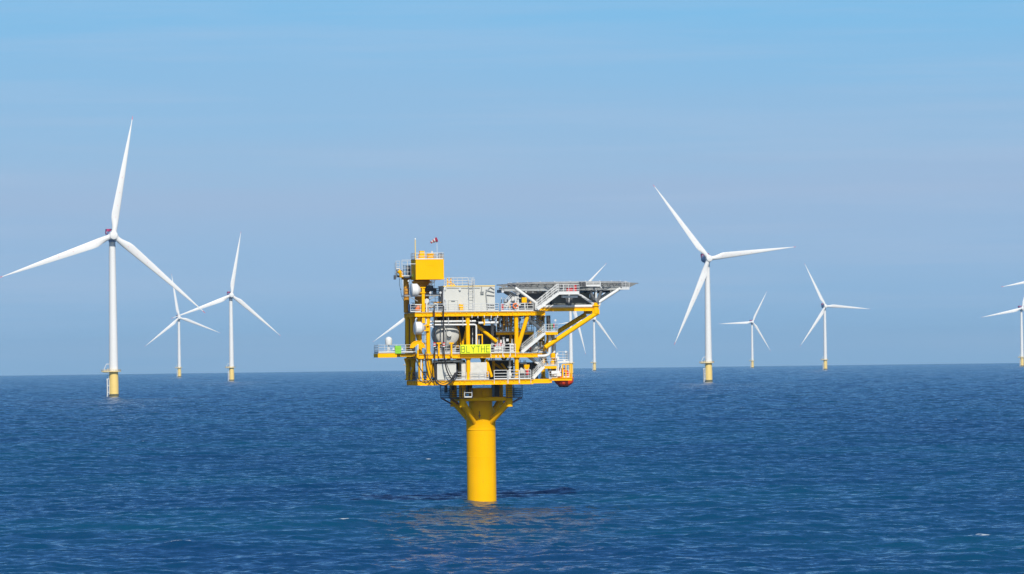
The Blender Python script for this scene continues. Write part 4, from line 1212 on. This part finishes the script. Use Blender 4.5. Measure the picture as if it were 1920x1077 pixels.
# closed modules below the deck
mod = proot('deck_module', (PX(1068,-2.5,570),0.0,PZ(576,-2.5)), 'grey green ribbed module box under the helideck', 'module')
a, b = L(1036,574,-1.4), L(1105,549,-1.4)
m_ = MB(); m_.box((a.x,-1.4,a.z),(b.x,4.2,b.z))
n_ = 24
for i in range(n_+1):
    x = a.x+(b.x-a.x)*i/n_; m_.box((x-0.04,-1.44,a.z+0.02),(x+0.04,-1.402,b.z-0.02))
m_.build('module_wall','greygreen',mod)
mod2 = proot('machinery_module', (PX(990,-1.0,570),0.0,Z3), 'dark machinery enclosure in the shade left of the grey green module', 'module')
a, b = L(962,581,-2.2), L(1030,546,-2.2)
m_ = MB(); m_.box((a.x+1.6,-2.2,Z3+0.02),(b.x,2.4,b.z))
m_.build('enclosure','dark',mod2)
m_ = MB()
for px, py in ((988,544),(993,543),(1003,546),(1012,544),(1020,546),(998,550),(985,549)):
    c = L(px,py,-2.4); m_.box(c,c+Vector((0.22,0.15,0.18)))
m_.build_each('fitting','white',mod2)

# ------------------------------------------------------------------ things standing on the decks
# pressure vessel lying with its round end to the front
vc = L(839.5,627,-3.6); vr = 1.72
vs = proot('pressure_vessel', (vc.x,-1.0,Z2), 'round grey white end of a fat horizontal vessel on the middle deck', 'vessel')
m_ = MB(); m_.lathe([(max(0.03,vr*math.sin(math.pi/2*i/14)), 0.55-0.62*math.cos(math.pi/2*i/14)) for i in range(15)]+[(vr,5.0),(1.4,5.6),(0.1,5.9)], base=(vc.x,-3.9,vc.z), axis=(0,1,0), n=56)
vb = m_.build('shell','vessel',vs)
m_ = MB(); m_.lathe([(0.36,-0.42),(0.36,0.0),(0.42,0.0),(0.42,0.08),(0.34,0.08)][::-1], base=(vc.x+0.1,-4.1,vc.z+0.05), axis=(0,1,0), n=24); m_.lathe([(0.40,-0.14),(0.40,0.0)], base=(vc.x+0.1,-4.42,vc.z+0.05), axis=(0,1,0), n=24); m_.build('manhole_cover','vessel',vb)
for dz in (0.45,0.62,0.95):
    m_ = MB(); w = math.sqrt(vr*vr-dz*dz)
    pts = [Vector((vc.x+w*t, -3.9+0.55-0.62*math.sqrt(max(0,1-((w*t)**2+dz*dz)/vr**2))-0.05, vc.z+dz-0.10*t*t)) for t in [i/12-1 for i in range(25)]]
    m_.sweep(pts,0.045,6); m_.build('hoop_pipe','steel',vb)
m_ = MB(); m_.box((vc.x-0.72,-4.25,Z2+0.1),(vc.x-0.5,-4.12,vc.z+1.2)); m_.tube((vc.x-0.30,-4.35,Z2),(vc.x-0.30,-4.35,vc.z+0.6),0.05); m_.build('drain_pipe','steel',vs)
for y in (-2.6,0.6):
    m_ = MB(); m_.prism([(vc.x-1.3,y,Z2),(vc.x+1.3,y,Z2),(vc.x+1.5,y,vc.z-0.6),(vc.x-1.5,y,vc.z-0.6)],(0,0.3,0)); m_.build('saddle','steel',vs)

# name board
a, b = L(863.5,663.5,-6.05), L(919.5,646,-6.05)
sg = proot('name_board', (a.x,-6.0,Z2), 'fluorescent yellow name board with thin dark capital letters on the middle deck railing', 'sign')
m_ = MB(); m_.box((a.x,-6.05,a.z),(b.x,-5.98,b.z)); m_.build('board','sign_yellow',sg)
H_ = (b.z-a.z); W_ = (b.x-a.x)
LET = {'B':[[(0,0),(0,1),(.62,1),(.8,.9),(.8,.62),(.62,.52),(0,.52)],[(.62,.52),(.88,.42),(.88,.1),(.68,0),(0,0)]],
       'L':[[(0,1),(0,0),(.85,0)]], 'Y':[[(0,1),(.48,.5),(.96,1)],[(.48,.5),(.48,0)]], 'T':[[(0,1),(1,1)],[(.5,1),(.5,0)]],
       'H':[[(0,0),(0,1)],[(.88,0),(.88,1)],[(0,.52),(.88,.52)]], 'E':[[(.85,1),(0,1),(0,0),(.85,0)],[(0,.52),(.75,.52)]]}
m_ = MB()
cw = W_/6.25
for i, chx in enumerate('BLYTHE'):
    ox = a.x + W_*0.035 + i*cw*1.035; oz = a.z+H_*0.15
    for st in LET[chx]:
        for p0, p1 in zip(st, st[1:]):
            A = Vector((ox+p0[0]*cw*0.76,-6.062,oz+p0[1]*H_*0.68)); B = Vector((ox+p1[0]*cw*0.76,-6.062,oz+p1[1]*H_*0.68))
            dd = (B-A).normalized()*0.045
            m_.beam(A-dd,B+dd,0.02,0.088,up=(0,0,1) if abs(dd.z)<0.04 else (1,0,0))
m_.build('lettering','sign_ink',sg)
m_ = MB(); m_.prism([(a.x,-6.0,a.z-0.02),(a.x,-5.5,a.z-0.02),(a.x,-5.5,a.z-0.55)],(W_,0,0)); m_.build('mounting_bracket','yellow',sg)

# hoses hanging from the upper deck, each with a red and white collar
for px, lab in ((814,'thick black hose in front of the vessel, the one nearer the yellow sheave'),(831.5,'thick black hose in front of the vessel, the one nearer the name board')):
    h0 = L(px,585,-6.3)
    hs_ = proot('hanging_hose', L(px,574,-6.3), lab, 'hose', 'black hoses hanging in loops')
    m_ = MB()
    if px == 814:
        path = [(814,574),(814,600),(814.5,640),(815,670),(815,695),(815.5,708),(818,717),(824,721.5),(834,723),(842,719),(850,711),(855,703),(858,697)]
    else:
        path = [(831.5,574),(831.5,600),(832,640),(832.5,660),(834,676),(837,692),(842,704),(847,711),(851,714)]
    def smooth(path, y, n=4):
        P_ = [L(x,yy,y) for x, yy in path]; out = []
        for i in range(len(P_)-1):
            p0 = P_[max(i-1,0)]; p1 = P_[i]; p2 = P_[i+1]; p3 = P_[min(i+2,len(P_)-1)]
            for j in range(n):
                t = j/n
                out.append(0.5*((2*p1)+(p2-p0)*t+(2*p0-5*p1+4*p2-p3)*t*t+(3*p1-p0-3*p2+p3)*t**3))
        out.append(P_[-1]); return out
    m_.sweep(smooth(path,-6.3),0.10,8)
    m_.build('hose','black',hs_)
    for k in range(4):
        m_ = MB(); c = L(px+0.6,642.5+k*2.2,-6.3); m_.tube(c,L(px+0.6,644.2+k*2.2,-6.3),0.20,14); m_.build('collar','red' if k%2==0 else 'white',hs_)
def cable(path, r, lab, y=-6.35):
    p0 = L(*path[0],y); o_ = MB(); o_.sweep(smooth(path,y),r,8)
    c = proot('hanging_cable', p0, lab, 'cable', 'black cables hanging in loops'); o_.build('cable','black',c); return c
cable([(777,668),(783,682),(792,698),(797,705),(801,710)],0.06,'thin black cable slanting down from the yellow sheave')
cable([(782,698),(784,710),(792,717),(800,718),(806,713),(810,706)],0.06,'black cable in a shallow loop at the lower left deck corner')
cable([(797,656),(798,680),(801,700),(806,711),(812,718)],0.07,'black cable hanging straight down beside the sheave, curling under the deck',-6.2)
cable([(800,660),(803,680),(807,698),(815,711),(822,719)],0.05,'black cable bowing outward between the sheave and the first hose',-6.1)
cable([(834,672),(840,690),(847,705),(852,712)],0.05,'black cable running close along the second hose in its lower bend',-6.45)
cable([(844,714),(853,703),(859,694)],0.12,'thick black cable end rising to the right at the lower deck edge',-6.2)
cable([(816,676),(817,700),(820,713),(830,719),(840,716),(848,708),(853,699)],0.06,'black cable looping below the white skid cover',-6.15)

# big yellow sheave on its post
s0 = L(783,652,-6.0)
sv = proot('hose_sheave', (s0.x,-6.0,PZ(671,-6.0)), 'half round yellow sheave plate on a post at the left of the middle deck', 'sheave')
m_ = MB(); pts = []
for i in range(25):
    t = math.pi*i/24; pts.append(s0+Vector((1.13*math.cos(t),0,1.06*math.sin(t)-0.06)))
pts += [s0+Vector((-0.62,0,-0.06)), s0+Vector((-0.08,0,0.36)), s0+Vector((0.08,0,0.36)), s0+Vector((0.62,0,-0.06))]
m_.prism(pts,(0,0.28,0))
m_.build('sheave_plate','box_yellow',sv)
m_ = MB(); rim = [s0+Vector((0.98*math.cos(math.pi*i/24),-0.02,0.93*math.sin(math.pi*i/24)-0.06)) for i in range(25)]; m_.sweep(rim,0.02,6); m_.build('groove','rust_shade_yellow',sv)
m_ = MB(); m_.tube(L(783.5,671,-6.1),L(783.5,655,-6.1),0.13,12); m_.lathe([(0.2,0),(0.2,0.5)],base=L(783.5,671,-6.1),n=14); m_.build('post','box_yellow',sv)
m_ = MB(); m_.tube(L(783.5,657,-6.15),L(783.5,646,-6.15),0.09,12); m_.build('spindle','white',sv)

# radome, lamps and green locker on the balcony
b0 = L(729,661.5,-1.6)
rd = proot('satellite_radome', (b0.x,-1.6,bz), 'white egg shaped radome on a thin stand on the balcony', 'radome')
m_ = MB(); zz = lambda py: PZ(py,-1.6,729)
m_.lathe([(0.30,zz(647.3)),(0.47,zz(646.5)),(0.50,zz(645)),(0.51,zz(638)),(0.48,zz(635.6)),(0.40,zz(633.8)),(0.26,zz(632.4)),(0.12,zz(631.9)),(0.02,zz(631.7))], base=(b0.x,-1.6,0), n=28); m_.build('dome','white',rd)
m_ = MB(); m_.tube((b0.x,-1.6,bz),(b0.x,-1.6,zz(647)),0.09,10); 
for dx in (-0.3,0.3): m_.tube((b0.x+dx,-1.6,bz),(b0.x,-1.6,zz(648.5)),0.05,8)
m_.build('stand','white',rd)
def locker(nm, p0, p1, y, dep, m, lab, cat, ribs=True):
    a, b = L(*p0,y), L(*p1,y)
    o_ = proot(nm, ((a.x+b.x)/2,y+dep/2,a.z), lab, cat)
    k = MB(); k.box((a.x,y,a.z),(b.x,y+dep,b.z)); k.build('locker_body',m,o_)
    k = MB(); k.box((a.x+0.05,y-0.03,a.z+0.06),(b.x-0.05,y-0.002,b.z-0.06))
    n = 3
    if ribs:
        for i in range(1,n): z = a.z+(b.z-a.z)*i/n; k.box((a.x+0.03,y-0.05,z-0.03),(b.x-0.03,y-0.032,z+0.03))
    k.build('locker_door',m,o_)
    return o_
locker('storage_locker',(741,663.5),(752.2,648.5),-3.1,0.7,'green','lime green locker hung on the balcony railing beside the radome','locker')
def floodlight(px, py, y, lab, face=(-0.3,-1,-0.2), r=0.165, pole=0.7):
    c = L(px,py,y)
    o_ = proot('floodlight', c+Vector((0,0,-pole)), lab, 'floodlight', 'white floodlights around the decks')
    f = Vector(face).normalized()
    k = MB(); k.lathe([(r*0.55,-r*1.1),(r,-r*0.3),(r,r*0.5)], base=c, axis=f, n=16); k.build('lamp_housing','white',o_)
    k = MB(); k.lathe([(r*0.9,r*0.5),(r*0.9,r*0.56)], base=c, axis=f, n=16); k.build('lens','glass',o_)
    k = MB(); k.tube(c+Vector((0,0.1,-pole)),c+Vector((0,0.1,0)),0.035,6); k.build('bracket','galv',o_)
for px, py, y, lab, pl_ in ((738,655,-2.8,'small floodlight on the balcony rail left of the green locker',0.6),(754,655,-2.8,'small floodlight on the balcony rail right of the green locker',0.6),
    (766.5,527,1.0,'white floodlight hung beside the shaded yellow post under the box',0.5),(807,549,-2.8,'white floodlight on the walkway rail right of the pedestal',0.5),
    (826,549,-2.8,'white floodlight beside the vent pipe of the cream cabin',0.6),(862.5,543,-4.0,'white floodlight under the roof edge of the cream cabin',0.3),(834,542,-4.0,'white floodlight at the left roof corner of the cream cabin',0.3),
    (943,547,-4.6,'floodlight hanging under the left tip of the helideck beam',-0.5),(1041.5,601,-3.4,'round floodlight on the landing at the knee braces',0.6),(1061,660,-3.0,'round floodlight on the pole over the lifeboat davit',1.5),
    (926,673,-5.0,'small round lamp under the middle deck right of the name board',-0.3),(910,720.5,-5.0,'round lamp hanging under the lowest deck by the legs',-0.4),(1045,663.5,-3.4,'floodlight above the lifeboat davit crane arm',0.6),
    (776,648,-3.0,'floodlight between the balcony and the yellow sheave',0.6)):
    floodlight(px,py,y,lab,pole=pl_)
# lifebuoy
c = L(966.5,574,-5.6)
lb_ = proot('lifebuoy', c, 'orange and white ring lifebuoy hung on the upper deck railing', 'lifebuoy')
m_ = MB(); m_.torus(c,0.33,0.11,axis=(0.1,-1,0),n=28,m=10); m_.build('ring','orange',lb_)
m_ = MB()
for k in range(4):
    t = math.pi/4+k*math.pi/2; p0 = c+Vector((0.33*math.cos(t-.2),0.03,0.33*math.sin(t-.2))); p1 = c+Vector((0.33*math.cos(t+.2),0.03,0.33*math.sin(t+.2))); m_.tube(p0,p1,0.125,10)
m_.build('band','white',lb_)
# small boxes and fire gear
locker('instrument_cabinet',(978.5,568),(987.5,558),-5.0,0.5,'box_yellow','pair of yellow instrument boxes at head height by the helideck stair','cabinet',False)
locker('notice_board',(958,581),(961,568),-5.2,0.05,'blue','narrow blue and white notice panel beside the lifebuoy','sign')
locker('fire_hose_cabinet',(939.5,581),(944,571),-5.0,0.4,'red','red cabinet on the upper deck between the cream cabin and the notice panel','cabinet')
locker('foam_cabinet',(1063,547),(1074,540.5),-6.6,0.6,'red','low red box on the white landing below the helideck rim','fire equipment',False)
locker('foam_tank',(1076,547),(1081,535),-6.6,0.5,'red','upright red tank on the white landing below the helideck rim','fire equipment',False)
locker('first_aid_cabinet',(1032.5,618),(1036.5,607),-4.9,0.35,'deep_green','green box on the landing railing at the knee braces','cabinet',False)
locker('fire_extinguisher_box',(1037.5,615),(1039.8,607),-4.9,0.3,'red','narrow red box on the landing railing next to the green box','cabinet',False)
locker('hose_reel_box',(987,703),(991,694),-5.0,0.4,'red','small red box below the yellow hopper on the lowest deck','cabinet',False)
locker('red_equipment_case',(928,650),(946,643.5),-3.0,1.0,'red','red case behind the white railing right of the name board','case',False)
locker('white_skid_case',(927,660),(946,651),-3.2,1.2,'white','white case below the red one behind the railing','case',False)
locker('battery_case',(767,583),(772,571),-2.2,0.8,'blue','blue grey case on the upper deck behind the left railing','case')
locker('orange_survival_case',(779,582),(787,573.5),-3.4,0.8,'orange','orange case on the upper deck at the foot of the pedestal','case',False)
c = L(993,652,-4.6); 
ob = proot('fire_bell', c, 'small round red bell under the long white stair', 'bell'); m_ = MB(); m_.lathe([(0.05,-0.15),(0.2,-0.05),(0.24,0.1),(0.1,0.14)][::-1],base=c,axis=(0,-1,0),n=18); m_.build('gong','red',ob); m_ = MB(); m_.box(c+Vector((-0.06,0.1,-0.4)),c+Vector((0.06,0.2,0.2))); m_.build('bracket','galv',ob)

# covered skids on the lowest deck
def skid(p0, p1, y, dep, lab, m='cover', frame=True):
    y -= 0.75
    a, b = L(*p0,y), L(*p1,y); z0 = Z1+0.05
    o_ = proot('covered_skid', ((a.x+b.x)/2,y+dep/2,Z1), lab, 'covered skid', 'white covered skids on the lowest deck')
    k = MB(); k.box((a.x,y,z0),(b.x,y+dep,b.z)); c_ = k.build('cover',m,o_)
    k = MB()
    rr = random.Random(int(p0[0]))
    nx, nz2 = 7, 7
    vs = []
    for j in range(nz2+1):
        for i in range(nx+1):
            edge = i in (0,nx) or j in (0,nz2)
            vs.append((a.x+0.03+(b.x-a.x-0.06)*i/nx, y-0.02-(0 if edge else rr.uniform(0,0.10)), z0+0.02+(b.z-z0-0.04)*j/nz2))
    fs = [(j*(nx+1)+i, j*(nx+1)+i+1, (j+1)*(nx+1)+i+1, (j+1)*(nx+1)+i) for j in range(nz2) for i in range(nx)]
    if m == 'cover': k.add(vs, fs); k.build('front_sheet',m,o_,sharp=60)
    if frame:
        k = MB()
        for x in (a.x,b.x): k.beam((x,y-0.04,z0),(x,y-0.04,b.z),0.08,0.08,up=(0,1,0))
        k.beam((a.x,y-0.04,b.z),(b.x,y-0.04,b.z),0.08,0.08); k.build('frame','white',o_)
skid((820.5,710),(854.5,683),-4.1,2.6,'white framed box skid behind the looping black hoses on the lowest deck','cream',True)
skid((882,710),(912.5,679.5),-4.2,3.0,'tall creased white cover right of the yellow column on the lowest deck','cover',False)
skid((865.5,710),(873.5,679.5),-3.8,2.0,'narrow white cover just left of the yellow column on the lowest deck','cover',False)

# hopper and machine by the lower stair
a, b = L(983,695,-4.6), L(992.5,684,-4.6)
hp = proot('chemical_hopper', ((a.x+b.x)/2,-4.2,Z1), 'yellow funnel shaped hopper on legs beside the lower stair', 'hopper')
m_ = MB(); xm = (a.x+b.x)/2; w = (b.x-a.x)/2; zt_ = b.z; zm = PZ(688,-4.6,988); zl_ = PZ(695.5,-4.6,988)
vs_ = [(xm-w,-4.7,zt_),(xm+w,-4.7,zt_),(xm+w,-3.8,zt_),(xm-w,-3.8,zt_),(xm-w,-4.7,zm),(xm+w,-4.7,zm),(xm+w,-3.8,zm),(xm-w,-3.8,zm),(xm-w*.45,-4.5,zl_),(xm+w*.45,-4.5,zl_),(xm+w*.45,-4.0,zl_),(xm-w*.45,-4.0,zl_)]
m_.add(vs_, [(3,2,1,0),(8,9,10,11),(0,1,5,4),(1,2,6,5),(2,3,7,6),(3,0,4,7),(4,5,9,8),(5,6,10,9),(6,7,11,10),(7,4,8,11)]); m_.build('funnel','box_yellow',hp)
for dx in (-w*.8,w*.8):
    for y in (-4.6,-3.9):
        m_ = MB(); m_.beam((xm+dx,y,Z1),(xm+dx,y,zm),0.06,0.06,up=(0,1,0)); m_.build('leg','galv',hp)
a = L(976,700,-4.4)
mc = proot('pump_unit', (a.x+0.3,-4.0,Z1), 'cream sloping hooded pump unit beside the yellow hopper', 'pump')
m_ = MB(); q = lambda px, py: L(px,py,-4.4)
m_.prism([q(975.5,699),q(985,699),q(984.5,695),q(978,689.5),q(975.5,691)],(0,1.0,0)); m_.build('hood','cream',mc)
m_ = MB(); c = q(977,709); m_.box((c.x,-4.3,Z1+0.02),(q(986,709).x,-3.5,q(978,700).z)); m_.build('motor','dark',mc)
# manifolds seen behind the rails
c = L(1002,653,-3.8)
vm = proot('valve_skid', (c.x,-3.5,Z2), 'pale pump and valve skid under the long white stair on the middle deck', 'valve skid')
m_ = MB(); m_.box((PX(996,-3.8),-3.9,Z2+0.05),(PX(1008,-3.8),-3.0,PZ(654,-3.8))); m_.lathe([(0.45,-0.4),(0.5,0.1),(0.3,0.4)],base=L(1003,651,-3.9),n=18,axis=(0.6,-0.3,0.5)); m_.build('pump_body','vessel',vm)
m_ = MB(); m_.torus(L(999,649,-4.0),0.3,0.04,axis=(0.3,-1,0.2)); m_.tube(L(999,649,-4.0),L(999,655,-3.8),0.06); m_.build('handwheel','white',vm)
c = L(960,655,-5.0)
fs_ = proot('filter_pot', (c.x,-5.0,Z2), 'short white flanged filter pot against the railing by the slanting yellow brace', 'filter')
m_ = MB(); m_.lathe([(0.28,Z2),(0.28,Z2+0.5),(0.36,Z2+0.52),(0.36,Z2+0.66),(0.28,Z2+0.68),(0.28,Z2+0.95),(0.36,Z2+0.97),(0.36,Z2+1.1),(0.2,Z2+1.3)],base=(c.x,-5.0,0),n=20); m_.build('pot_body','white',fs_)
m_ = MB(); m_.pipe([(c.x,-5.0,Z2+1.2),(c.x+0.02,-5.0,Z2+2.0)],0.06); m_.build('pipe','galv',fs_)
df = proot('pipe_support_frame', L(894,655,-4.5), 'yellow square frame standing before the dark wall above the name board', 'frame')
m_ = MB()
for p0, p1 in (((895,656),(894.5,628)),((904.5,656),(904,628)),((894,628),(905,628))): m_.beam(L(*p0,-4.5),L(*p1,-4.5),0.16,0.16,up=(0,1,0))
m_.build('frame_bars','box_yellow',df)
for px, lab in ((823,'yellow T shaped hose rest left of the second hose, on the middle deck edge'),(846.5,'yellow T shaped hose rest right of the second hose, on the middle deck edge')):
    c = L(px,662,-5.9); h_ = proot('hose_rest', c, lab, 'hose rest', 'yellow hose rests on the middle deck edge')
    m_ = MB(); t_ = L(px,644.5,-5.9); m_.beam((c.x,-5.9,c.z-0.5),(c.x,-5.9,t_.z),0.24,0.2,up=(0,1,0)); m_.build('post','box_yellow',h_)
    m_ = MB(); m_.box((c.x-0.32,-6.05,t_.z-0.05),(c.x+0.32,-5.7,t_.z+0.16)); m_.build('crossbar','box_yellow',h_)

# ------------------------------------------------------------------ lifeboat, its cage and davit
lc = L(1054,707,-0.6)
lbt = proot('lifeboat', (lc.x,-0.6,PZ(722,-0.6)), 'covered red orange lifeboat hung under the outer end of the lowest deck', 'lifeboat')
m_ = MB()
N_, K_ = 20, 16
vs, fs = [], []
kz, gz = PZ(725,-0.6,1055), PZ(710,-0.6,1055)
x0_, x1_ = PX(1037,-0.6,715), PX(1075,-0.6,715)
for i in range(N_+1):
    t = i/N_; x = x0_+(x1_-x0_)*t
    w = 1.25*max(0.02,(1-abs(2*t-1)**2.6))**0.6
    kl = kz + (gz-kz)*(abs(2*t-1.1)**3.0)*0.75
    for j in range(K_+1):
        s = math.pi*j/K_
        yv = -w*math.cos(s); zv = gz-(gz-kl)*math.sin(s)**0.5
        vs.append((x,-0.6+yv,zv))
for i in range(N_):
    for j in range(K_): fs.append((i*(K_+1)+j,(i+1)*(K_+1)+j,(i+1)*(K_+1)+j+1,i*(K_+1)+j+1))
fs.append(tuple(i*(K_+1) for i in range(N_+1))+tuple(i*(K_+1)+K_ for i in range(N_,-1,-1)))
m_.add(vs,fs); hl_ = m_.build('hull','boat_orange',lbt)
m_ = MB(); kp = [Vector((x0_+(x1_-x0_)*t,-0.6,kz+(gz-kz)*(abs(2*t-1.1)**3.0)*0.75-0.04)) for t in [0.25+0.5*i/8 for i in range(9)]]
m_.sweep(kp,0.09,8); m_.lathe([(0.22,0),(0.22,0.3)],base=(x0_+0.9,-0.6,kz+0.1),axis=(1,0,0),n=14); m_.build('keel','dark',hl_)
m_ = MB(); prof = []
a = [(1042,709,0),(1043,702,0),(1047,694,0),(1053,689,0),(1059,691,0),(1066,697,0),(1071,704,0),(1073.5,709,0)]
ring0 = [L(x_,y_,-0.6) for x_, y_, _ in a]
vs = []; fs = []
for k, sc_k in ((-1.05,0.72),(-0.75,0.93),(0,1.0),(0.75,0.93),(1.05,0.72)):
    for p0 in ring0: vs.append((lc.x+(p0.x-lc.x)*(0.88+0.12*sc_k), -0.6+k, gz+(p0.z-gz)*sc_k))
n8 = len(a)
for k in range(4):
    for i in range(n8-1): fs.append((k*n8+i,k*n8+i+1,(k+1)*n8+i+1,(k+1)*n8+i))
fs.append(tuple(range(n8))[::-1]); fs.append(tuple(range(4*n8,5*n8)))
m_.add(vs,fs); m_.build('canopy','boat_orange',lbt)
m_ = MB(); p0 = L(1053,686.5,-0.9); p1 = L(1046,697,-0.9); p2 = L(1061,696,-0.9); m_.prism([p0,p1,p2],(0,0.9,0)); m_.build('conning_cover','dark_red',lbt)
for px in (1052.5,1058.5):
    m_ = MB(); c = L(px,700,-1.62); m_.box(c+Vector((-0.18,-0.1,-0.14)),c+Vector((0.18,0.05,0.16))); m_.build('window','dark',lbt)
cg = proot('lifeboat_cage', (PX(1066,-4.6,708),-4.6,Z1), 'yellow railed gate frame in front of the lifeboat', 'frame')
m_ = MB(); yq_ = -4.7; q = lambda px, py: L(px,py,yq_)
for px in (1055,1061,1068.5,1072): m_.beam(q(px,711),q(px,683.5),0.16,0.16,up=(0,1,0))
m_.beam(q(1054.5,683.5),q(1072.5,683.5),0.18,0.16); m_.build('frame','box_yellow',cg)
m_ = MB(); m_.rail([q(1057,708)+Vector((0,0,0)),Vector((q(1067,708).x,yq_,q(1057,708).z))],h=1.1,gap=0.6,r=0.04); m_.build('gate','white',cg)
dvt = proot('lifeboat_davit', (PX(1044,-3.6,708),-3.6,Z1), 'white davit crane with winch beside the lifeboat', 'davit')
q = lambda px, py: L(px,py,-3.8)
m_ = MB(); m_.beam(q(1044,710),q(1043,664),0.24,0.3,up=(0,1,0)); m_.beam(q(1047.5,701),q(1046.5,681),0.16,0.2,up=(0,1,0)); m_.beam(q(1050.5,698),q(1054.5,683),0.24,0.2,up=(0,1,0)); m_.build('post','white',dvt)
m_ = MB(); m_.beam(q(1043,679.5),q(1067,678.5),0.3,0.28); m_.box(q(1044,676)+Vector((0,-0.2,0)),q(1048,669)+Vector((0,0.2,0))); m_.box(q(1056,679)+Vector((0,-0.1,0)),q(1060,675)+Vector((0,0.1,0))); m_.build('arm','white',dvt)
m_ = MB(); a, b = q(1038.5,706),q(1051.5,699); m_.box((a.x,-4.2,a.z),(b.x,-3.4,b.z)); m_.lathe([(0.4,-0.6),(0.4,0.6)],base=q(1041,701),axis=(1,0,0),n=18); m_.build('winch','white',dvt)
m_ = MB(); a = q(1048,676); m_.rail([a+Vector((0,0.8,0)),Vector((q(1067,676).x,-3.0,a.z)),Vector((q(1067,676).x,-1.5,a.z))],h=1.25,gap=0.8,r=0.035); m_.build('guardrail','galv',dvt)
m_ = MB(); a, b = L(1038,708,-2.0), L(1046,690,-2.0); m_.box((a.x,-1.9,Z1),(b.x,0.5,b.z)); m_.build('hydraulic_unit','dark',dvt)

# ------------------------------------------------------------------ haze
hz = MB(); hz.box((-34000, -600, -420), (34000, 40000, 235))
hm = bpy.data.materials.new('sea_haze'); hm.use_nodes = True
hn = hm.node_tree; hn.nodes.clear()
ho = hn.nodes.new('ShaderNodeOutputMaterial'); hv = hn.nodes.new('ShaderNodeVolumePrincipled')
hv.inputs['Color'].default_value = (0.50, 0.78, 1.0, 1)
hv.inputs['Density'].default_value = 2.5e-5
hn.links.new(hv.outputs[0], ho.inputs['Volume'])
hzo = hz.build('haze', hm)
hzo['kind'] = 'stuff'
